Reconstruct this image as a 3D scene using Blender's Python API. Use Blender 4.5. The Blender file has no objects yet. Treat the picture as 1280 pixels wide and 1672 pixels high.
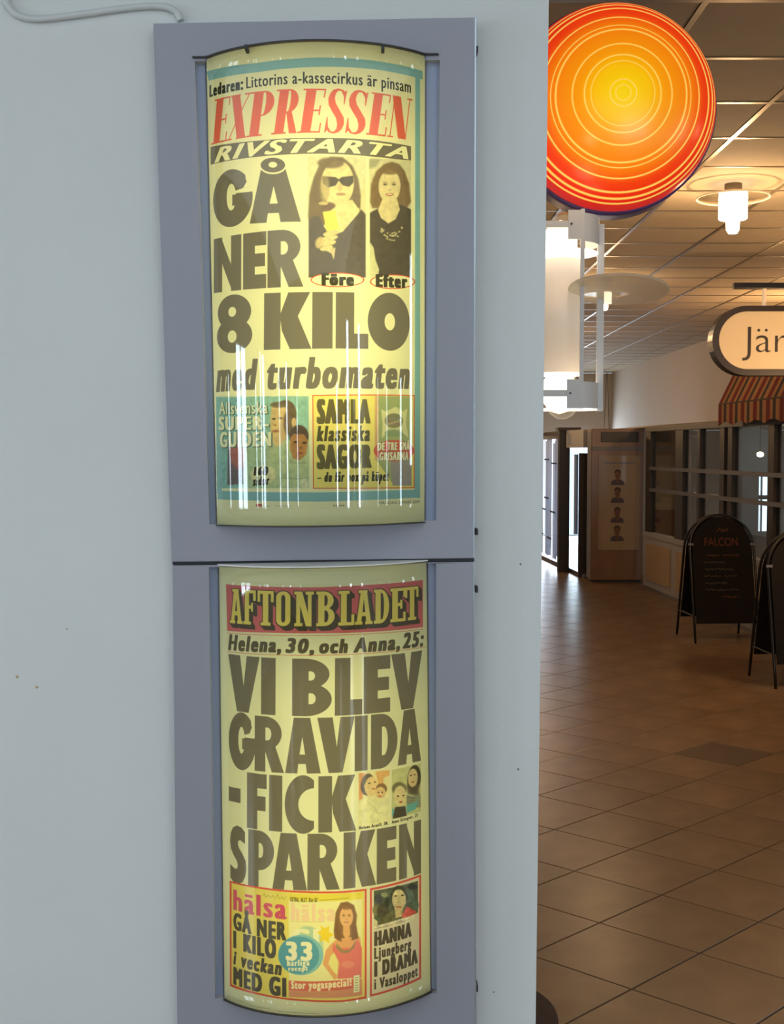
import bpy, bmesh, math, random
import numpy as np
from mathutils import Vector, Matrix
random.seed(7)
rng = np.random.default_rng(7)
SC = bpy.context.scene
COL = SC.collection
PI = math.pi

# ------------------------------------------------------------------ camera
IW, IH, F = 1280.0, 1672.0, 1950.0
ZC = 1.70
HOR = 735.0
TH = math.atan((IH/2 - HOR)/F)
CT, ST = math.cos(TH), math.sin(TH)
cam = bpy.data.cameras.new('camera')
cam.sensor_fit = 'VERTICAL'; cam.sensor_height = 24.0
cam.lens = 24.0*F/IH; cam.clip_start = 0.05; cam.clip_end = 300
camo = bpy.data.objects.new('camera', cam); COL.objects.link(camo)
camo.location = (0, 0, ZC); camo.rotation_euler = (PI/2 - TH, 0, 0)
SC.camera = camo

# ------------------------------------------------------------------ world, daylight, exposure
SC.view_settings.view_transform = 'Standard'
SC.view_settings.look = 'None'
SC.view_settings.gamma = 1.0
SC.view_settings.use_curve_mapping = False
SC.view_settings.exposure = 0.0
wd = bpy.data.worlds.new('sky'); SC.world = wd; wd.use_nodes = True
wd.node_tree.nodes['Background'].inputs[0].default_value = (0.62, 0.80, 1.0, 1)
wd.node_tree.nodes['Background'].inputs[1].default_value = 3.2

def area(name, loc, target, sx, sy, power, color):
    l = bpy.data.lights.new(name, 'AREA'); l.shape = 'RECTANGLE'; l.size = sx; l.size_y = sy
    l.energy = power; l.color = color
    o = bpy.data.objects.new(name, l); COL.objects.link(o); o.location = loc
    d = Vector(target) - Vector(loc)
    o.rotation_euler = d.to_track_quat('-Z', 'Y').to_euler()
    return o
DAY = (0.76, 0.90, 1.0)
# daylight through the glazing of the entrance behind the photographer (x0, x1, z0, z1 at y = -7)
BACKWIN = [(-5.06, -4.84, .7, 2.5), (-3.4, -3.3, .75, 2.2), (1.84, 1.98, .55, 2.3), (3.28, 3.60, .4, 2.95), (4.35, 4.43, .5, 2.4), (5.1, 5.45, .4, 3.0)]
for (a, b, c, d) in BACKWIN:
    area('daylight_back', ((a+b)/2, -6.95, (c+d)/2), ((a+b)/2, 0, (c+d)/2), b-a, d-c, 62.0*(b-a)*(d-c), DAY)
# windows in the side walls of the entrance room
LEFTWIN = [(-5.75, -5.45, .8, 2.4), (-2.75, -2.42, .85, 2.35), (-2.3, -2.1, .85, 2.35), (-1.6, -1.45, .9, 2.1), (-.35, .12, .75, 2.3), (.2, .62, .75, 2.3), (1.42, 1.50, 1.0, 2.1)]
for (a, b, c, d) in LEFTWIN:
    area('daylight_left', (-5.5, (a+b)/2, (c+d)/2), (0, (a+b)/2, (c+d)/2), b-a, d-c, 34.0*(b-a)*(d-c), DAY)
RIGHTWIN = [(-3.3, -3.15, .8, 2.3), (-1.95, -1.8, .85, 2.2), (-.25, -.05, .9, 2.2), (.85, 1.1, 1.6, 3.0)]
for (a, b, c, d) in RIGHTWIN:
    area('daylight_right', (5.7, (a+b)/2, (c+d)/2), (0, (a+b)/2, (c+d)/2), b-a, d-c, 30.0*(b-a)*(d-c), DAY)
area('daylight_far', (3.5, 24.3, 1.0), (3.2, 10, .6), 1.5, 1.9, 85.0, (.80, .90, 1.0))
area('rooflight', (-1.2, -2.4, 3.22), (-1.2, -2.39, 0), 7.8, 8.0, 145.0, (0.80, 0.91, 1.0))  # unseen overhead fill added to brighten the near wall, no real skylight

# ------------------------------------------------------------------ geometry helpers
def ray(px, py):
    dx = (px - IW/2)/F; dy = -(py - IH/2)/F
    return Vector((dx, CT + dy*ST, -ST + dy*CT))
def at_y(px, py, Y):
    r = ray(px, py); k = Y/r.y
    return Vector((r.x*k, Y, ZC + r.z*k))
def on_z(px, py, z=0.0):
    r = ray(px, py); k = (z - ZC)/r.z
    return Vector((r.x*k, r.y*k, z))
D = 2.30
def W(px, py, dep=0.0): return at_y(px, py, D - dep)

def setp(o, label=None, cat=None, group=None, kind=None):
    if label: o['label'] = label
    if cat: o['category'] = cat
    if group: o['group'] = group
    if kind: o['kind'] = kind
    return o
def mesh(name, bm, mat, parent=None, smooth=False):
    bmesh.ops.recalc_face_normals(bm, faces=bm.faces)
    me = bpy.data.meshes.new(name); bm.to_mesh(me); bm.free()
    o = bpy.data.objects.new(name, me); COL.objects.link(o)
    for m in (mat if isinstance(mat, (list, tuple)) else [mat]): me.materials.append(m)
    if smooth: me.polygons.foreach_set('use_smooth', [True]*len(me.polygons))
    if parent is not None: attach(o, parent)
    return o
def attach(o, parent):
    o.parent = parent
    bpy.context.view_layer.update() if False else None
    o.matrix_parent_inverse = parent_matrix(parent).inverted()
def parent_matrix(p):
    m = p.matrix_basis.copy()
    q = p
    while q.parent is not None:
        m = q.parent.matrix_basis @ q.matrix_parent_inverse @ m
        q = q.parent
    return m
def empty(name, loc, label=None, cat=None, group=None, kind=None):
    o = bpy.data.objects.new(name, None); COL.objects.link(o)
    o.empty_display_size = 0.05; o.location = loc
    return setp(o, label, cat, group, kind)
def bx(bm, x0, x1, y0, y1, z0, z1, bev=0.0):
    v = [bm.verts.new(p) for p in ((x0,y0,z0),(x1,y0,z0),(x1,y1,z0),(x0,y1,z0),(x0,y0,z1),(x1,y0,z1),(x1,y1,z1),(x0,y1,z1))]
    fs = [bm.faces.new([v[i] for i in q]) for q in ((0,3,2,1),(4,5,6,7),(0,1,5,4),(1,2,6,5),(2,3,7,6),(3,0,4,7))]
    if bev > 0:
        es = list({e for f in fs for e in f.edges})
        bmesh.ops.bevel(bm, geom=es, offset=bev, segments=2, affect='EDGES', profile=.5)
def box(name, mat, parent, x0, x1, y0, y1, z0, z1, bev=0.0):
    bm = bmesh.new(); bx(bm, x0, x1, y0, y1, z0, z1, bev); return mesh(name, bm, mat, parent)
def obox(bm, p0, p1, w, z0, z1):
    """box whose plan runs from p0 to p1 (x, y), w thick to either side"""
    a = Vector((p0[0], p0[1])); b = Vector((p1[0], p1[1])); d = (b-a).normalized(); n = Vector((-d.y, d.x))*w/2
    P = [a-n, b-n, b+n, a+n]
    lo = [bm.verts.new((p.x, p.y, z0)) for p in P]; hi = [bm.verts.new((p.x, p.y, z1)) for p in P]
    bm.faces.new(lo[::-1]); bm.faces.new(hi)
    for i in range(4): bm.faces.new((lo[i], lo[(i+1)%4], hi[(i+1)%4], hi[i]))
def prism(bm, front, back):
    """closed solid between two outlines with equal counts"""
    n = len(front); a = [bm.verts.new(p) for p in front]; b = [bm.verts.new(p) for p in back]
    bm.faces.new(a); bm.faces.new(b[::-1])
    for i in range(n): bm.faces.new((a[i], b[i], b[(i+1)%n], a[(i+1)%n]))
def tube(bm, pts, r, n=10, caps=True, closed=False):
    pts = [Vector(p) for p in pts]; rings = []; N = len(pts)
    up = None
    for i, p in enumerate(pts):
        if closed: t = pts[(i+1)%N] - pts[i-1]
        else: t = pts[min(i+1, N-1)] - pts[max(i-1, 0)]
        t.normalize()
        if up is None:
            up = Vector((0,0,1)) if abs(t.z) < .9 else Vector((1,0,0))
        s = t.cross(up).normalized(); u2 = s.cross(t).normalized(); up = u2
        rr = r[i] if isinstance(r, (list, tuple)) else r
        rings.append([bm.verts.new(p + (s*math.cos(2*PI*k/n) + u2*math.sin(2*PI*k/n))*rr) for k in range(n)])
    m = N if closed else N-1
    for i in range(m):
        A, B = rings[i], rings[(i+1) % N]
        for k in range(n): bm.faces.new((A[k], A[(k+1)%n], B[(k+1)%n], B[k]))
    if caps and not closed:
        bm.faces.new(rings[0][::-1]); bm.faces.new(rings[-1])
def lathe(bm, prof, c, n=32, axis='Z'):
    """prof = [(r, h)] turned round a vertical (or Y) axis at c"""
    c = Vector(c); rings = []
    for (r, h) in prof:
        ring = []
        if r < 1e-6:
            p = Vector((0,0,h)) if axis == 'Z' else Vector((0,h,0))
            ring = [bm.verts.new(c+p)]
        else:
            for k in range(n):
                a = 2*PI*k/n
                p = Vector((r*math.cos(a), r*math.sin(a), h)) if axis == 'Z' else Vector((r*math.cos(a), h, r*math.sin(a)))
                ring.append(bm.verts.new(c+p))
        rings.append(ring)
    for A, B in zip(rings[:-1], rings[1:]):
        for k in range(n):
            k2 = (k+1) % n
            if len(A) == 1 and len(B) == 1: continue
            if len(A) == 1: bm.faces.new((A[0], B[k], B[k2]))
            elif len(B) == 1: bm.faces.new((A[k], A[k2], B[0]))
            else: bm.faces.new((A[k], A[k2], B[k2], B[k]))
def smoothpts(P, k=6):
    P = [Vector(p) for p in P]; out = []
    for i in range(len(P)-1):
        p0 = P[max(i-1,0)]; p1 = P[i]; p2 = P[i+1]; p3 = P[min(i+2, len(P)-1)]
        for j in range(k):
            t = j/k
            out.append(.5*((2*p1)+(p2-p0)*t+(2*p0-5*p1+4*p2-p3)*t*t+(3*p1-3*p2+p3-p0)*t**3))
    out.append(P[-1]); return out

# ------------------------------------------------------------------ materials
def srgb(r, g, b):
    f = lambda c: ((c/255+.055)/1.055)**2.4 if c/255 > .04045 else c/255/12.92
    return (f(r), f(g), f(b), 1.0)
def mat(name, col, rough=.6, metal=0.0, noise=0.0, nscale=30, bump=0.0, bscale=200, emis=None, estr=0.0, spec=.5, rand=0.0):
    m = bpy.data.materials.new(name); m.use_nodes = True
    nt = m.node_tree; b = nt.nodes['Principled BSDF']
    b.inputs['Base Color'].default_value = col; b.inputs['Roughness'].default_value = rough
    b.inputs['Metallic'].default_value = metal; b.inputs['Specular IOR Level'].default_value = spec
    tc = nt.nodes.new('ShaderNodeTexCoord')
    last = None
    if noise > 0:
        n = nt.nodes.new('ShaderNodeTexNoise'); n.inputs['Scale'].default_value = nscale; n.inputs['Detail'].default_value = 5
        nt.links.new(tc.outputs['Object'], n.inputs['Vector'])
        mp = nt.nodes.new('ShaderNodeMapRange'); mp.inputs[1].default_value = .25; mp.inputs[2].default_value = .75
        mp.inputs[3].default_value = 1-noise; mp.inputs[4].default_value = 1+noise
        nt.links.new(n.outputs['Fac'], mp.inputs[0])
        last = mp.outputs[0]
    if rand > 0:
        oi = nt.nodes.new('ShaderNodeObjectInfo')
        mp = nt.nodes.new('ShaderNodeMapRange'); mp.inputs[3].default_value = 1-rand; mp.inputs[4].default_value = 1+rand
        nt.links.new(oi.outputs['Random'], mp.inputs[0])
        if last is None: last = mp.outputs[0]
        else:
            mu = nt.nodes.new('ShaderNodeMath'); mu.operation = 'MULTIPLY'
            nt.links.new(last, mu.inputs[0]); nt.links.new(mp.outputs[0], mu.inputs[1]); last = mu.outputs[0]
    if last is not None:
        h = nt.nodes.new('ShaderNodeVectorMath'); h.operation = 'SCALE'; h.inputs[0].default_value = col[:3]
        nt.links.new(last, h.inputs['Scale']); nt.links.new(h.outputs[0], b.inputs['Base Color'])
    if bump > 0:
        n = nt.nodes.new('ShaderNodeTexNoise'); n.inputs['Scale'].default_value = bscale; n.inputs['Detail'].default_value = 3
        nt.links.new(tc.outputs['Object'], n.inputs['Vector'])
        bu = nt.nodes.new('ShaderNodeBump'); bu.inputs['Strength'].default_value = bump; bu.inputs['Distance'].default_value = .002
        nt.links.new(n.outputs['Fac'], bu.inputs['Height']); nt.links.new(bu.outputs[0], b.inputs['Normal'])
    if emis:
        b.inputs['Emission Color'].default_value = emis; b.inputs['Emission Strength'].default_value = estr
    return m
def sheet(name, tint, gloss=.05, rough=.03):
    """thin clear sheet: passes light straight, reflects by Fresnel"""
    m = bpy.data.materials.new(name); m.use_nodes = True; nt = m.node_tree; nt.nodes.clear()
    t = nt.nodes.new('ShaderNodeBsdfTransparent'); t.inputs[0].default_value = tint
    g = nt.nodes.new('ShaderNodeBsdfGlossy'); g.inputs['Roughness'].default_value = rough
    fr = nt.nodes.new('ShaderNodeFresnel'); fr.inputs['IOR'].default_value = 1.5
    ad = nt.nodes.new('ShaderNodeMath'); ad.operation = 'ADD'; ad.inputs[1].default_value = gloss; ad.use_clamp = True
    mx = nt.nodes.new('ShaderNodeMixShader'); o = nt.nodes.new('ShaderNodeOutputMaterial')
    ge = nt.nodes.new('ShaderNodeNewGeometry'); ma = nt.nodes.new('ShaderNodeMath'); ma.operation = 'MULTIPLY_ADD'
    ma.inputs[1].default_value = 1/1.5-1.5; ma.inputs[2].default_value = 1.5          # same Fresnel curve on both faces of the sheet
    nt.links.new(ge.outputs['Backfacing'], ma.inputs[0]); nt.links.new(ma.outputs[0], fr.inputs['IOR'])
    nt.links.new(fr.outputs[0], ad.inputs[0]); nt.links.new(ad.outputs[0], mx.inputs[0])
    nt.links.new(t.outputs[0], mx.inputs[1]); nt.links.new(g.outputs[0], mx.inputs[2]); nt.links.new(mx.outputs[0], o.inputs[0])
    return m
M = {}
M['wall'] = mat('wall_paint', srgb(216, 219, 217), .7, noise=.02, nscale=3, bump=.25, bscale=260)
M['wallback'] = mat('side_room_paint', srgb(205, 203, 198), .8, noise=.02)
M['frame'] = mat('grey_powder_coat', srgb(156, 157, 167), .42, metal=.12, noise=.015, nscale=400)
M['recess'] = mat('bluish_aluminium', srgb(150, 164, 194), .42, metal=.15)
M['dark'] = mat('dark_metal', srgb(52, 48, 48), .5)
M['seam'] = mat('seam_black', srgb(40, 42, 48), .6)
M['chrome'] = mat('bright_edge', srgb(200, 215, 225), .2, metal=.8)  # pale metal for the highlight strips on the case edges
M['white_in'] = mat('white_reflector', srgb(235, 235, 228), .6)
M['cover'] = sheet('clear_plastic', (.97, .985, .975, 1), .0, .02)
M['cable'] = mat('painted_cable', srgb(206, 209, 207), .6)
M['ceil'] = mat('ceiling_panel', srgb(178, 163, 138), .85, noise=.05, nscale=8, bump=.5, bscale=160, rand=.025)
M['tbar'] = mat('ceiling_bar', srgb(128, 112, 86), .38, metal=.6)
M['tile'] = mat('brown_stone_tile', srgb(124, 100, 78), .30, noise=.28, nscale=5, rand=.09, bump=.15, bscale=60)
M['tiledark'] = mat('dark_stone_tile', srgb(84, 70, 60), .42, noise=.15, nscale=6)
M['grout'] = mat('dark_grout', srgb(40, 32, 26), .8)
M['plaster'] = mat('warm_plaster', srgb(205, 196, 184), .85, noise=.02, nscale=2)
M['booth'] = mat('brown_booth_panel', srgb(140, 108, 84), .3, noise=.05, nscale=4)
M['boothdark'] = mat('booth_sign_dark', srgb(48, 40, 34), .4)
M['boothpaper'] = mat('booth_paper', srgb(172, 152, 130), .12)
M['skin'] = mat('booth_portrait_skin', srgb(118, 84, 70), .6)
M['hair'] = mat('booth_portrait_hair', srgb(52, 42, 46), .6)
M['cloth'] = mat('booth_portrait_shirt', srgb(84, 76, 88), .6)
M['shopframe'] = mat('dark_wood_frame', srgb(50, 38, 28), .45, noise=.1)
M['rail'] = mat('grey_rail', srgb(116, 116, 124), .4)
M['offwhite'] = mat('offwhite_frame', srgb(180, 180, 184), .6)
M['beige'] = mat('beige_panel', srgb(190, 165, 132), .6, noise=.03)
M['glass'] = sheet('shop_glass', (.86, .90, .90, 1), .03, .01)
M['black'] = mat('black_lacquer', srgb(18, 16, 16), .32)
M['board'] = mat('chalkboard', srgb(24, 19, 17), .75, noise=.2, nscale=9, spec=.2)
M['chalk'] = mat('orange_chalk', srgb(104, 58, 38), .9)
M['chalkw'] = mat('grey_chalk', srgb(84, 72, 62), .9)
M['white'] = mat('white_enamel', srgb(225, 225, 225), .4)
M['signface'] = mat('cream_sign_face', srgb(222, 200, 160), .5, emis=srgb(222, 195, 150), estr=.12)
M['signframe'] = mat('dark_brown_sign_frame', srgb(52, 38, 28), .35)
M['letter'] = mat('sign_lettering', srgb(45, 34, 26), .5)
M['lampglow'] = mat('lamp_glow', (1, .9, .7, 1), .4, emis=(1, .78, .45, 1), estr=14.0)
M['lampbulb'] = mat('lamp_bulb', (1, .95, .85, 1), .3, emis=(1, .86, .62, 1), estr=9.0)
M['shade'] = mat('opal_shade', srgb(236, 222, 205), .5, emis=(1, .80, .60, 1), estr=.24)
M['discglass'] = sheet('lamp_disc_glass', (.93, .92, .88, 1), .04, .06)
M['rimglass'] = mat('lamp_disc_rim', srgb(230, 195, 150), .3, emis=(1, .72, .45, 1), estr=.35)  # bulb light caught in the disc edge, put in as emission
M['diffuser'] = mat('diffuser_glow', (1, .94, .85, 1), .4, emis=(1, .9, .75, 1), estr=1.6)
M['rimglassdark'] = mat('lamp_mount', srgb(120, 96, 70), .5)
M['red'] = mat('dull_red', srgb(120, 58, 50), .6)
M['curtain'] = mat('blue_grey_curtain', srgb(150, 162, 178), .8)
M['mat'] = mat('dark_mat', srgb(62, 48, 46), .8, noise=.15)
M['wire'] = mat('wire', srgb(70, 64, 60), .5)
M['blind'] = mat('white_blind', srgb(215, 222, 235), .5)
nt_ = M['blind'].node_tree; di_ = nt_.nodes['Principled BSDF']; tl_ = nt_.nodes.new('ShaderNodeBsdfTranslucent'); tl_.inputs[0].default_value = srgb(225, 232, 245); mx_ = nt_.nodes.new('ShaderNodeMixShader'); mx_.inputs[0].default_value = .6
nt_.links.new(di_.outputs[0], mx_.inputs[1]); nt_.links.new(tl_.outputs[0], mx_.inputs[2]); nt_.links.new(mx_.outputs[0], nt_.nodes['Material Output'].inputs[0])

# ------------------------------------------------------------------ the print on the two placards, computed in memory
def text_edges(s, shear=0.0, bold=0.0, space=1.0):
    c = bpy.data.curves.new('print_text', 'FONT'); c.body = s; c.resolution_u = 3; c.shear = shear; c.offset = bold; c.space_character = space
    o = bpy.data.objects.new('print_text', c); COL.objects.link(o)
    dg = bpy.context.evaluated_depsgraph_get(); me = o.evaluated_get(dg).to_mesh()
    nv = len(me.vertices); co = np.empty(nv*3); me.vertices.foreach_get('co', co); co = co.reshape(-1, 3)[:, :2].copy()
    cnt = {}
    for p in me.polygons:
        v = p.vertices; n = len(v)
        for i in range(n):
            a, b = v[i], v[(i+1) % n]; k = (a, b) if a < b else (b, a); cnt[k] = cnt.get(k, 0)+1
    # vertices of neighbouring letters are separate, so edges used once are outlines
    E_ = np.array([k for k, v in cnt.items() if v == 1], dtype=int)
    o.evaluated_get(dg).to_mesh_clear(); bpy.data.objects.remove(o); bpy.data.curves.remove(c)
    return co, E_
_cap = None
def cap_height():
    global _cap
    if _cap is None: _cap = text_edges('H')[0][:, 1].max()
    return _cap

def ell(cx, cy, rx, ry, n=36, a0=0, a1=2*PI, rot=0):
    out = []
    for i in range(n):
        a = a0 + (a1-a0)*i/(n if abs(a1-a0) > 6.28 else n-1)
        x, y = rx*math.cos(a), ry*math.sin(a)
        out.append((cx + x*math.cos(rot) - y*math.sin(rot), cy + x*math.sin(rot) + y*math.cos(rot)))
    return out
def R_(x0, y0, x1, y1): return [(x0,y0),(x1,y0),(x1,y1),(x0,y1)]
def stroke(P, w, n=14):
    """thick line as separate quads and dots"""
    out = []
    for (a, b) in zip(P[:-1], P[1:]):
        a = np.array(a); b = np.array(b); d = b-a; L = np.hypot(*d)
        if L < 1e-6: continue
        nn = np.array([-d[1], d[0]])/L*w/2
        out.append(('+', [tuple(a-nn), tuple(b-nn), tuple(b+nn), tuple(a+nn)]))
    for a in P[1:-1]: out.append(('+', ell(a[0], a[1], w/2, w/2, n)))
    return out
# heavy sans glyphs in a unit box; y runs up
def bowl(x0, y0, y1, x1):     # D-like shape with straight left side
    cy = (y0+y1)/2; ry = (y1-y0)/2; mid = x0 + (x1-x0)*.35
    return [(x0,y0),(mid,y0)] + ell(mid, cy, x1-mid, ry, 20, -PI/2, PI/2) + [(mid,y1),(x0,y1)]
HV = {
 'I': [('+', R_(0,0,1,1))],
 'L': [('+', R_(0,0,.56,1)), ('+', R_(0,0,1,.27))],
 'E': [('+', R_(0,0,.52,1)), ('+', R_(0,0,1,.25)), ('+', R_(0,.39,.95,.62)), ('+', R_(0,.76,1,1))],
 'F': [('+', R_(0,0,.54,1)), ('+', R_(0,.34,.95,.60)), ('+', R_(0,.74,1,1))],
 'N': [('+', R_(0,0,.34,1)), ('+', R_(.66,0,1,1)), ('+', [(0,1),(.3,1),(1,0),(.70,0)])],
 'V': [('+', [(0,1),(.41,1),(.525,.46),(.62,1),(1,1),(.68,0),(.31,0)])],
 'A': [('+', [(0,0),(.24,1),(.70,1),(1,0),(.62,0),(.585,.17),(.375,.17),(.345,0)]), ('-', [(.405,.34),(.565,.34),(.485,.66)])],
 'K': [('+', R_(0,0,.36,1)), ('+', [(.30,.5),(.52,1),(.97,1),(.72,.58),(1,0),(.56,0)]), ('-', [(.36,.52),(.36,.30),(.385,.36)])],
 'P': [('+', R_(0,0,.42,1)), ('+', bowl(.1,.30,1,1)), ('-', bowl(.42,.52,.78,.60))],
 'R': [('+', R_(0,0,.38,1)), ('+', bowl(.1,.40,1,.92)), ('+', [(.36,.46),(.72,.46),(1,0),(.60,0),(.38,.36)]), ('-', bowl(.38,.57,.80,.58))],
 'B': [('+', bowl(0,.46,1,.94)), ('+', bowl(0,0,.58,1)), ('-', bowl(.42,.62,.78,.58)), ('-', bowl(.42,.21,.40,.60))],
 'D': [('+', bowl(0,0,1,1)), ('-', bowl(.40,.24,.76,.62))],
 'O': [('+', ell(.5,.5,.5,.525)), ('-', ell(.5,.5,.125,.155))],
 '8': [('+', ell(.5,.71,.47,.31)), ('+', ell(.5,.29,.50,.31)), ('-', ell(.47,.715,.11,.088)), ('-', ell(.47,.275,.125,.11))],
 '-': [('+', R_(0,.42,1,.68))],
 'C': [('+', ell(.62,.5,.62,.52,60)), ('-', ell(.98,.5,.52,.29,40)), ('-', R_(.98,-.1,1.4,1.1))],
 'G': [('+', ell(.55,.5,.55,.525,60)), ('-', [(.62,.62),(.86,.66),(1.3,1.2),(1.3,.60),(1.0,.58),(.6,.58)]), ('-', ell(.55,.52,.13,.245,30)), ('-', R_(.55,.50,.66,.66)), ('+', R_(.58,.36,.99,.56)), ('-', [(.93,.80),(1.2,.60),(1.2,1.2),(.9,1.02)])],
 'S': [('+', [(.92,.93),(.70,1.0),(.45,1.02),(.2,.97),(.05,.86),(0,.72),(.06,.58),(.25,.47),(.45,.38),(.5,.31),(.45,.25),(.3,.24),(.02,.30),(.02,.06),(.25,-.01),(.5,-.03),(.78,.03),(.94,.14),(1,.28),(.96,.42),(.78,.53),(.58,.62),(.5,.68),(.52,.75),(.65,.77),(.92,.72)])],
}
# condensed slab glyphs
def slab(*rects): return [('+', R_(*r)) for r in rects]
SL = {
 'A': [('+', [(.08,.0),(.34,1),(.66,1),(.92,0),(.66,0),(.5,.75),(.34,0)]), ('+', R_(.28,.24,.72,.36)), ('+', R_(0,0,.42,.09)), ('+', R_(.58,0,1,.09)), ('+', R_(.2,.92,.7,1))],
 'F': slab((.12,0,.46,1),(0,0,.62,.09),(0,.91,1,1),(.8,.70,1,1),(.4,.46,.74,.56),(.64,.38,.78,.64)),
 'T': slab((.34,0,.68,1),(.2,0,.82,.09),(0,.91,1,1),(0,.68,.16,1),(.84,.68,1,1)),
 'O': [('+', ell(.5,.82,.48,.18)), ('+', ell(.5,.18,.48,.18)), ('+', R_(.02,.18,.98,.82)), ('-', ell(.5,.8,.14,.1)), ('-', ell(.5,.2,.14,.1)), ('-', R_(.36,.2,.64,.8))],
 'N': slab((.10,0,.30,1),(.70,0,.88,1),(0,0,.42,.09),(.58,.91,1,1),(0,.91,.36,1)) + [('+', [(.10,1),(.40,1),(.88,0),(.60,0)])],
 'B': [('+', R_(.1,0,.44,1)), ('+', bowl(.1,.47,1,.94)), ('+', bowl(.1,0,.55,1)), ('-', bowl(.44,.58,.89,.62)), ('-', bowl(.44,.11,.45,.66)), ('+', R_(0,0,.3,.09)), ('+', R_(0,.91,.3,1))],
 'L': slab((.16,0,.52,1),(0,0,1,.09),(0,.91,.7,1),(.82,0,1,.32)),
 'D': [('+', bowl(.1,0,1,1)), ('-', bowl(.44,.11,.89,.66)), ('+', R_(0,0,.3,.09)), ('+', R_(0,.91,.3,1))],
 'E': slab((.12,0,.48,1),(0,0,1,.09),(0,.91,1,1),(.84,.72,1,1),(.84,0,1,.28),(.4,.46,.74,.56),(.64,.38,.78,.64)),
}
# high-contrast serif italic glyphs (upright here, slanted when drawn)
h_ = .035
DI = {
 'E': slab((.14,0,.58,1),(0,0,1,h_),(0,1-h_,1,1),(.94,.80,1,1),(.94,0,1,.22),(.5,.49,.86,.49+h_),(.82,.40,.88,.62)),
 'X': [('+', [(.0,1),(.45,1),(1,0),(.55,0)]), ('+', [(.95,1),(1.0,1),(.10,0),(.04,0)]), ('+', R_(-.02,1-h_,.5,1)), ('+', R_(.72,1-h_,1.1,1)), ('+', R_(-.08,0,.26,h_)), ('+', R_(.5,0,1.04,h_))],
 'P': [('+', R_(.12,0,.52,1)), ('+', bowl(.3,.44,1,1)), ('-', bowl(.52,.47,.97,.66)), ('+', R_(0,0,.66,h_)), ('+', R_(0,1-h_,.6,1))],
 'R': [('+', R_(.12,0,.50,1)), ('+', bowl(.3,.46,1,.94)), ('-', bowl(.50,.49,.97,.62)), ('+', [(.5,.50),(.72,.50),(1.02,.03),(1.06,0),(.74,0)]), ('+', R_(0,0,.6,h_)), ('+', R_(0,1-h_,.6,1))],
 'N': [('+', [(.02,1),(.45,1),(.98,0),(.56,0)]), ('+', R_(.12,0,.17,1)), ('+', R_(.92,0,.97,1)), ('+', R_(0,0,.3,h_)), ('+', R_(.8,1-h_,1.1,1))],
 'S': [('+', [(.90,.99),(.86,.66),(.82,.66),(.78,.84),(.62,.96),(.46,.97),(.36,.90),(.34,.80),(.42,.68),(.70,.50),(.92,.36),(.98,.22),(.92,.10),(.78,.02),(.55,-.02),(.32,.0),(.18,.06),(.10,.0),(.06,.0),(.08,.36),(.12,.36),(.20,.14),(.38,.03),(.54,.03),(.64,.10),(.64,.20),(.54,.34),(.28,.50),(.08,.64),(.02,.78),(.08,.90),(.22,.99),(.45,1.02),(.70,.99),(.84,.95),(.87,.99)])],
}

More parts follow.
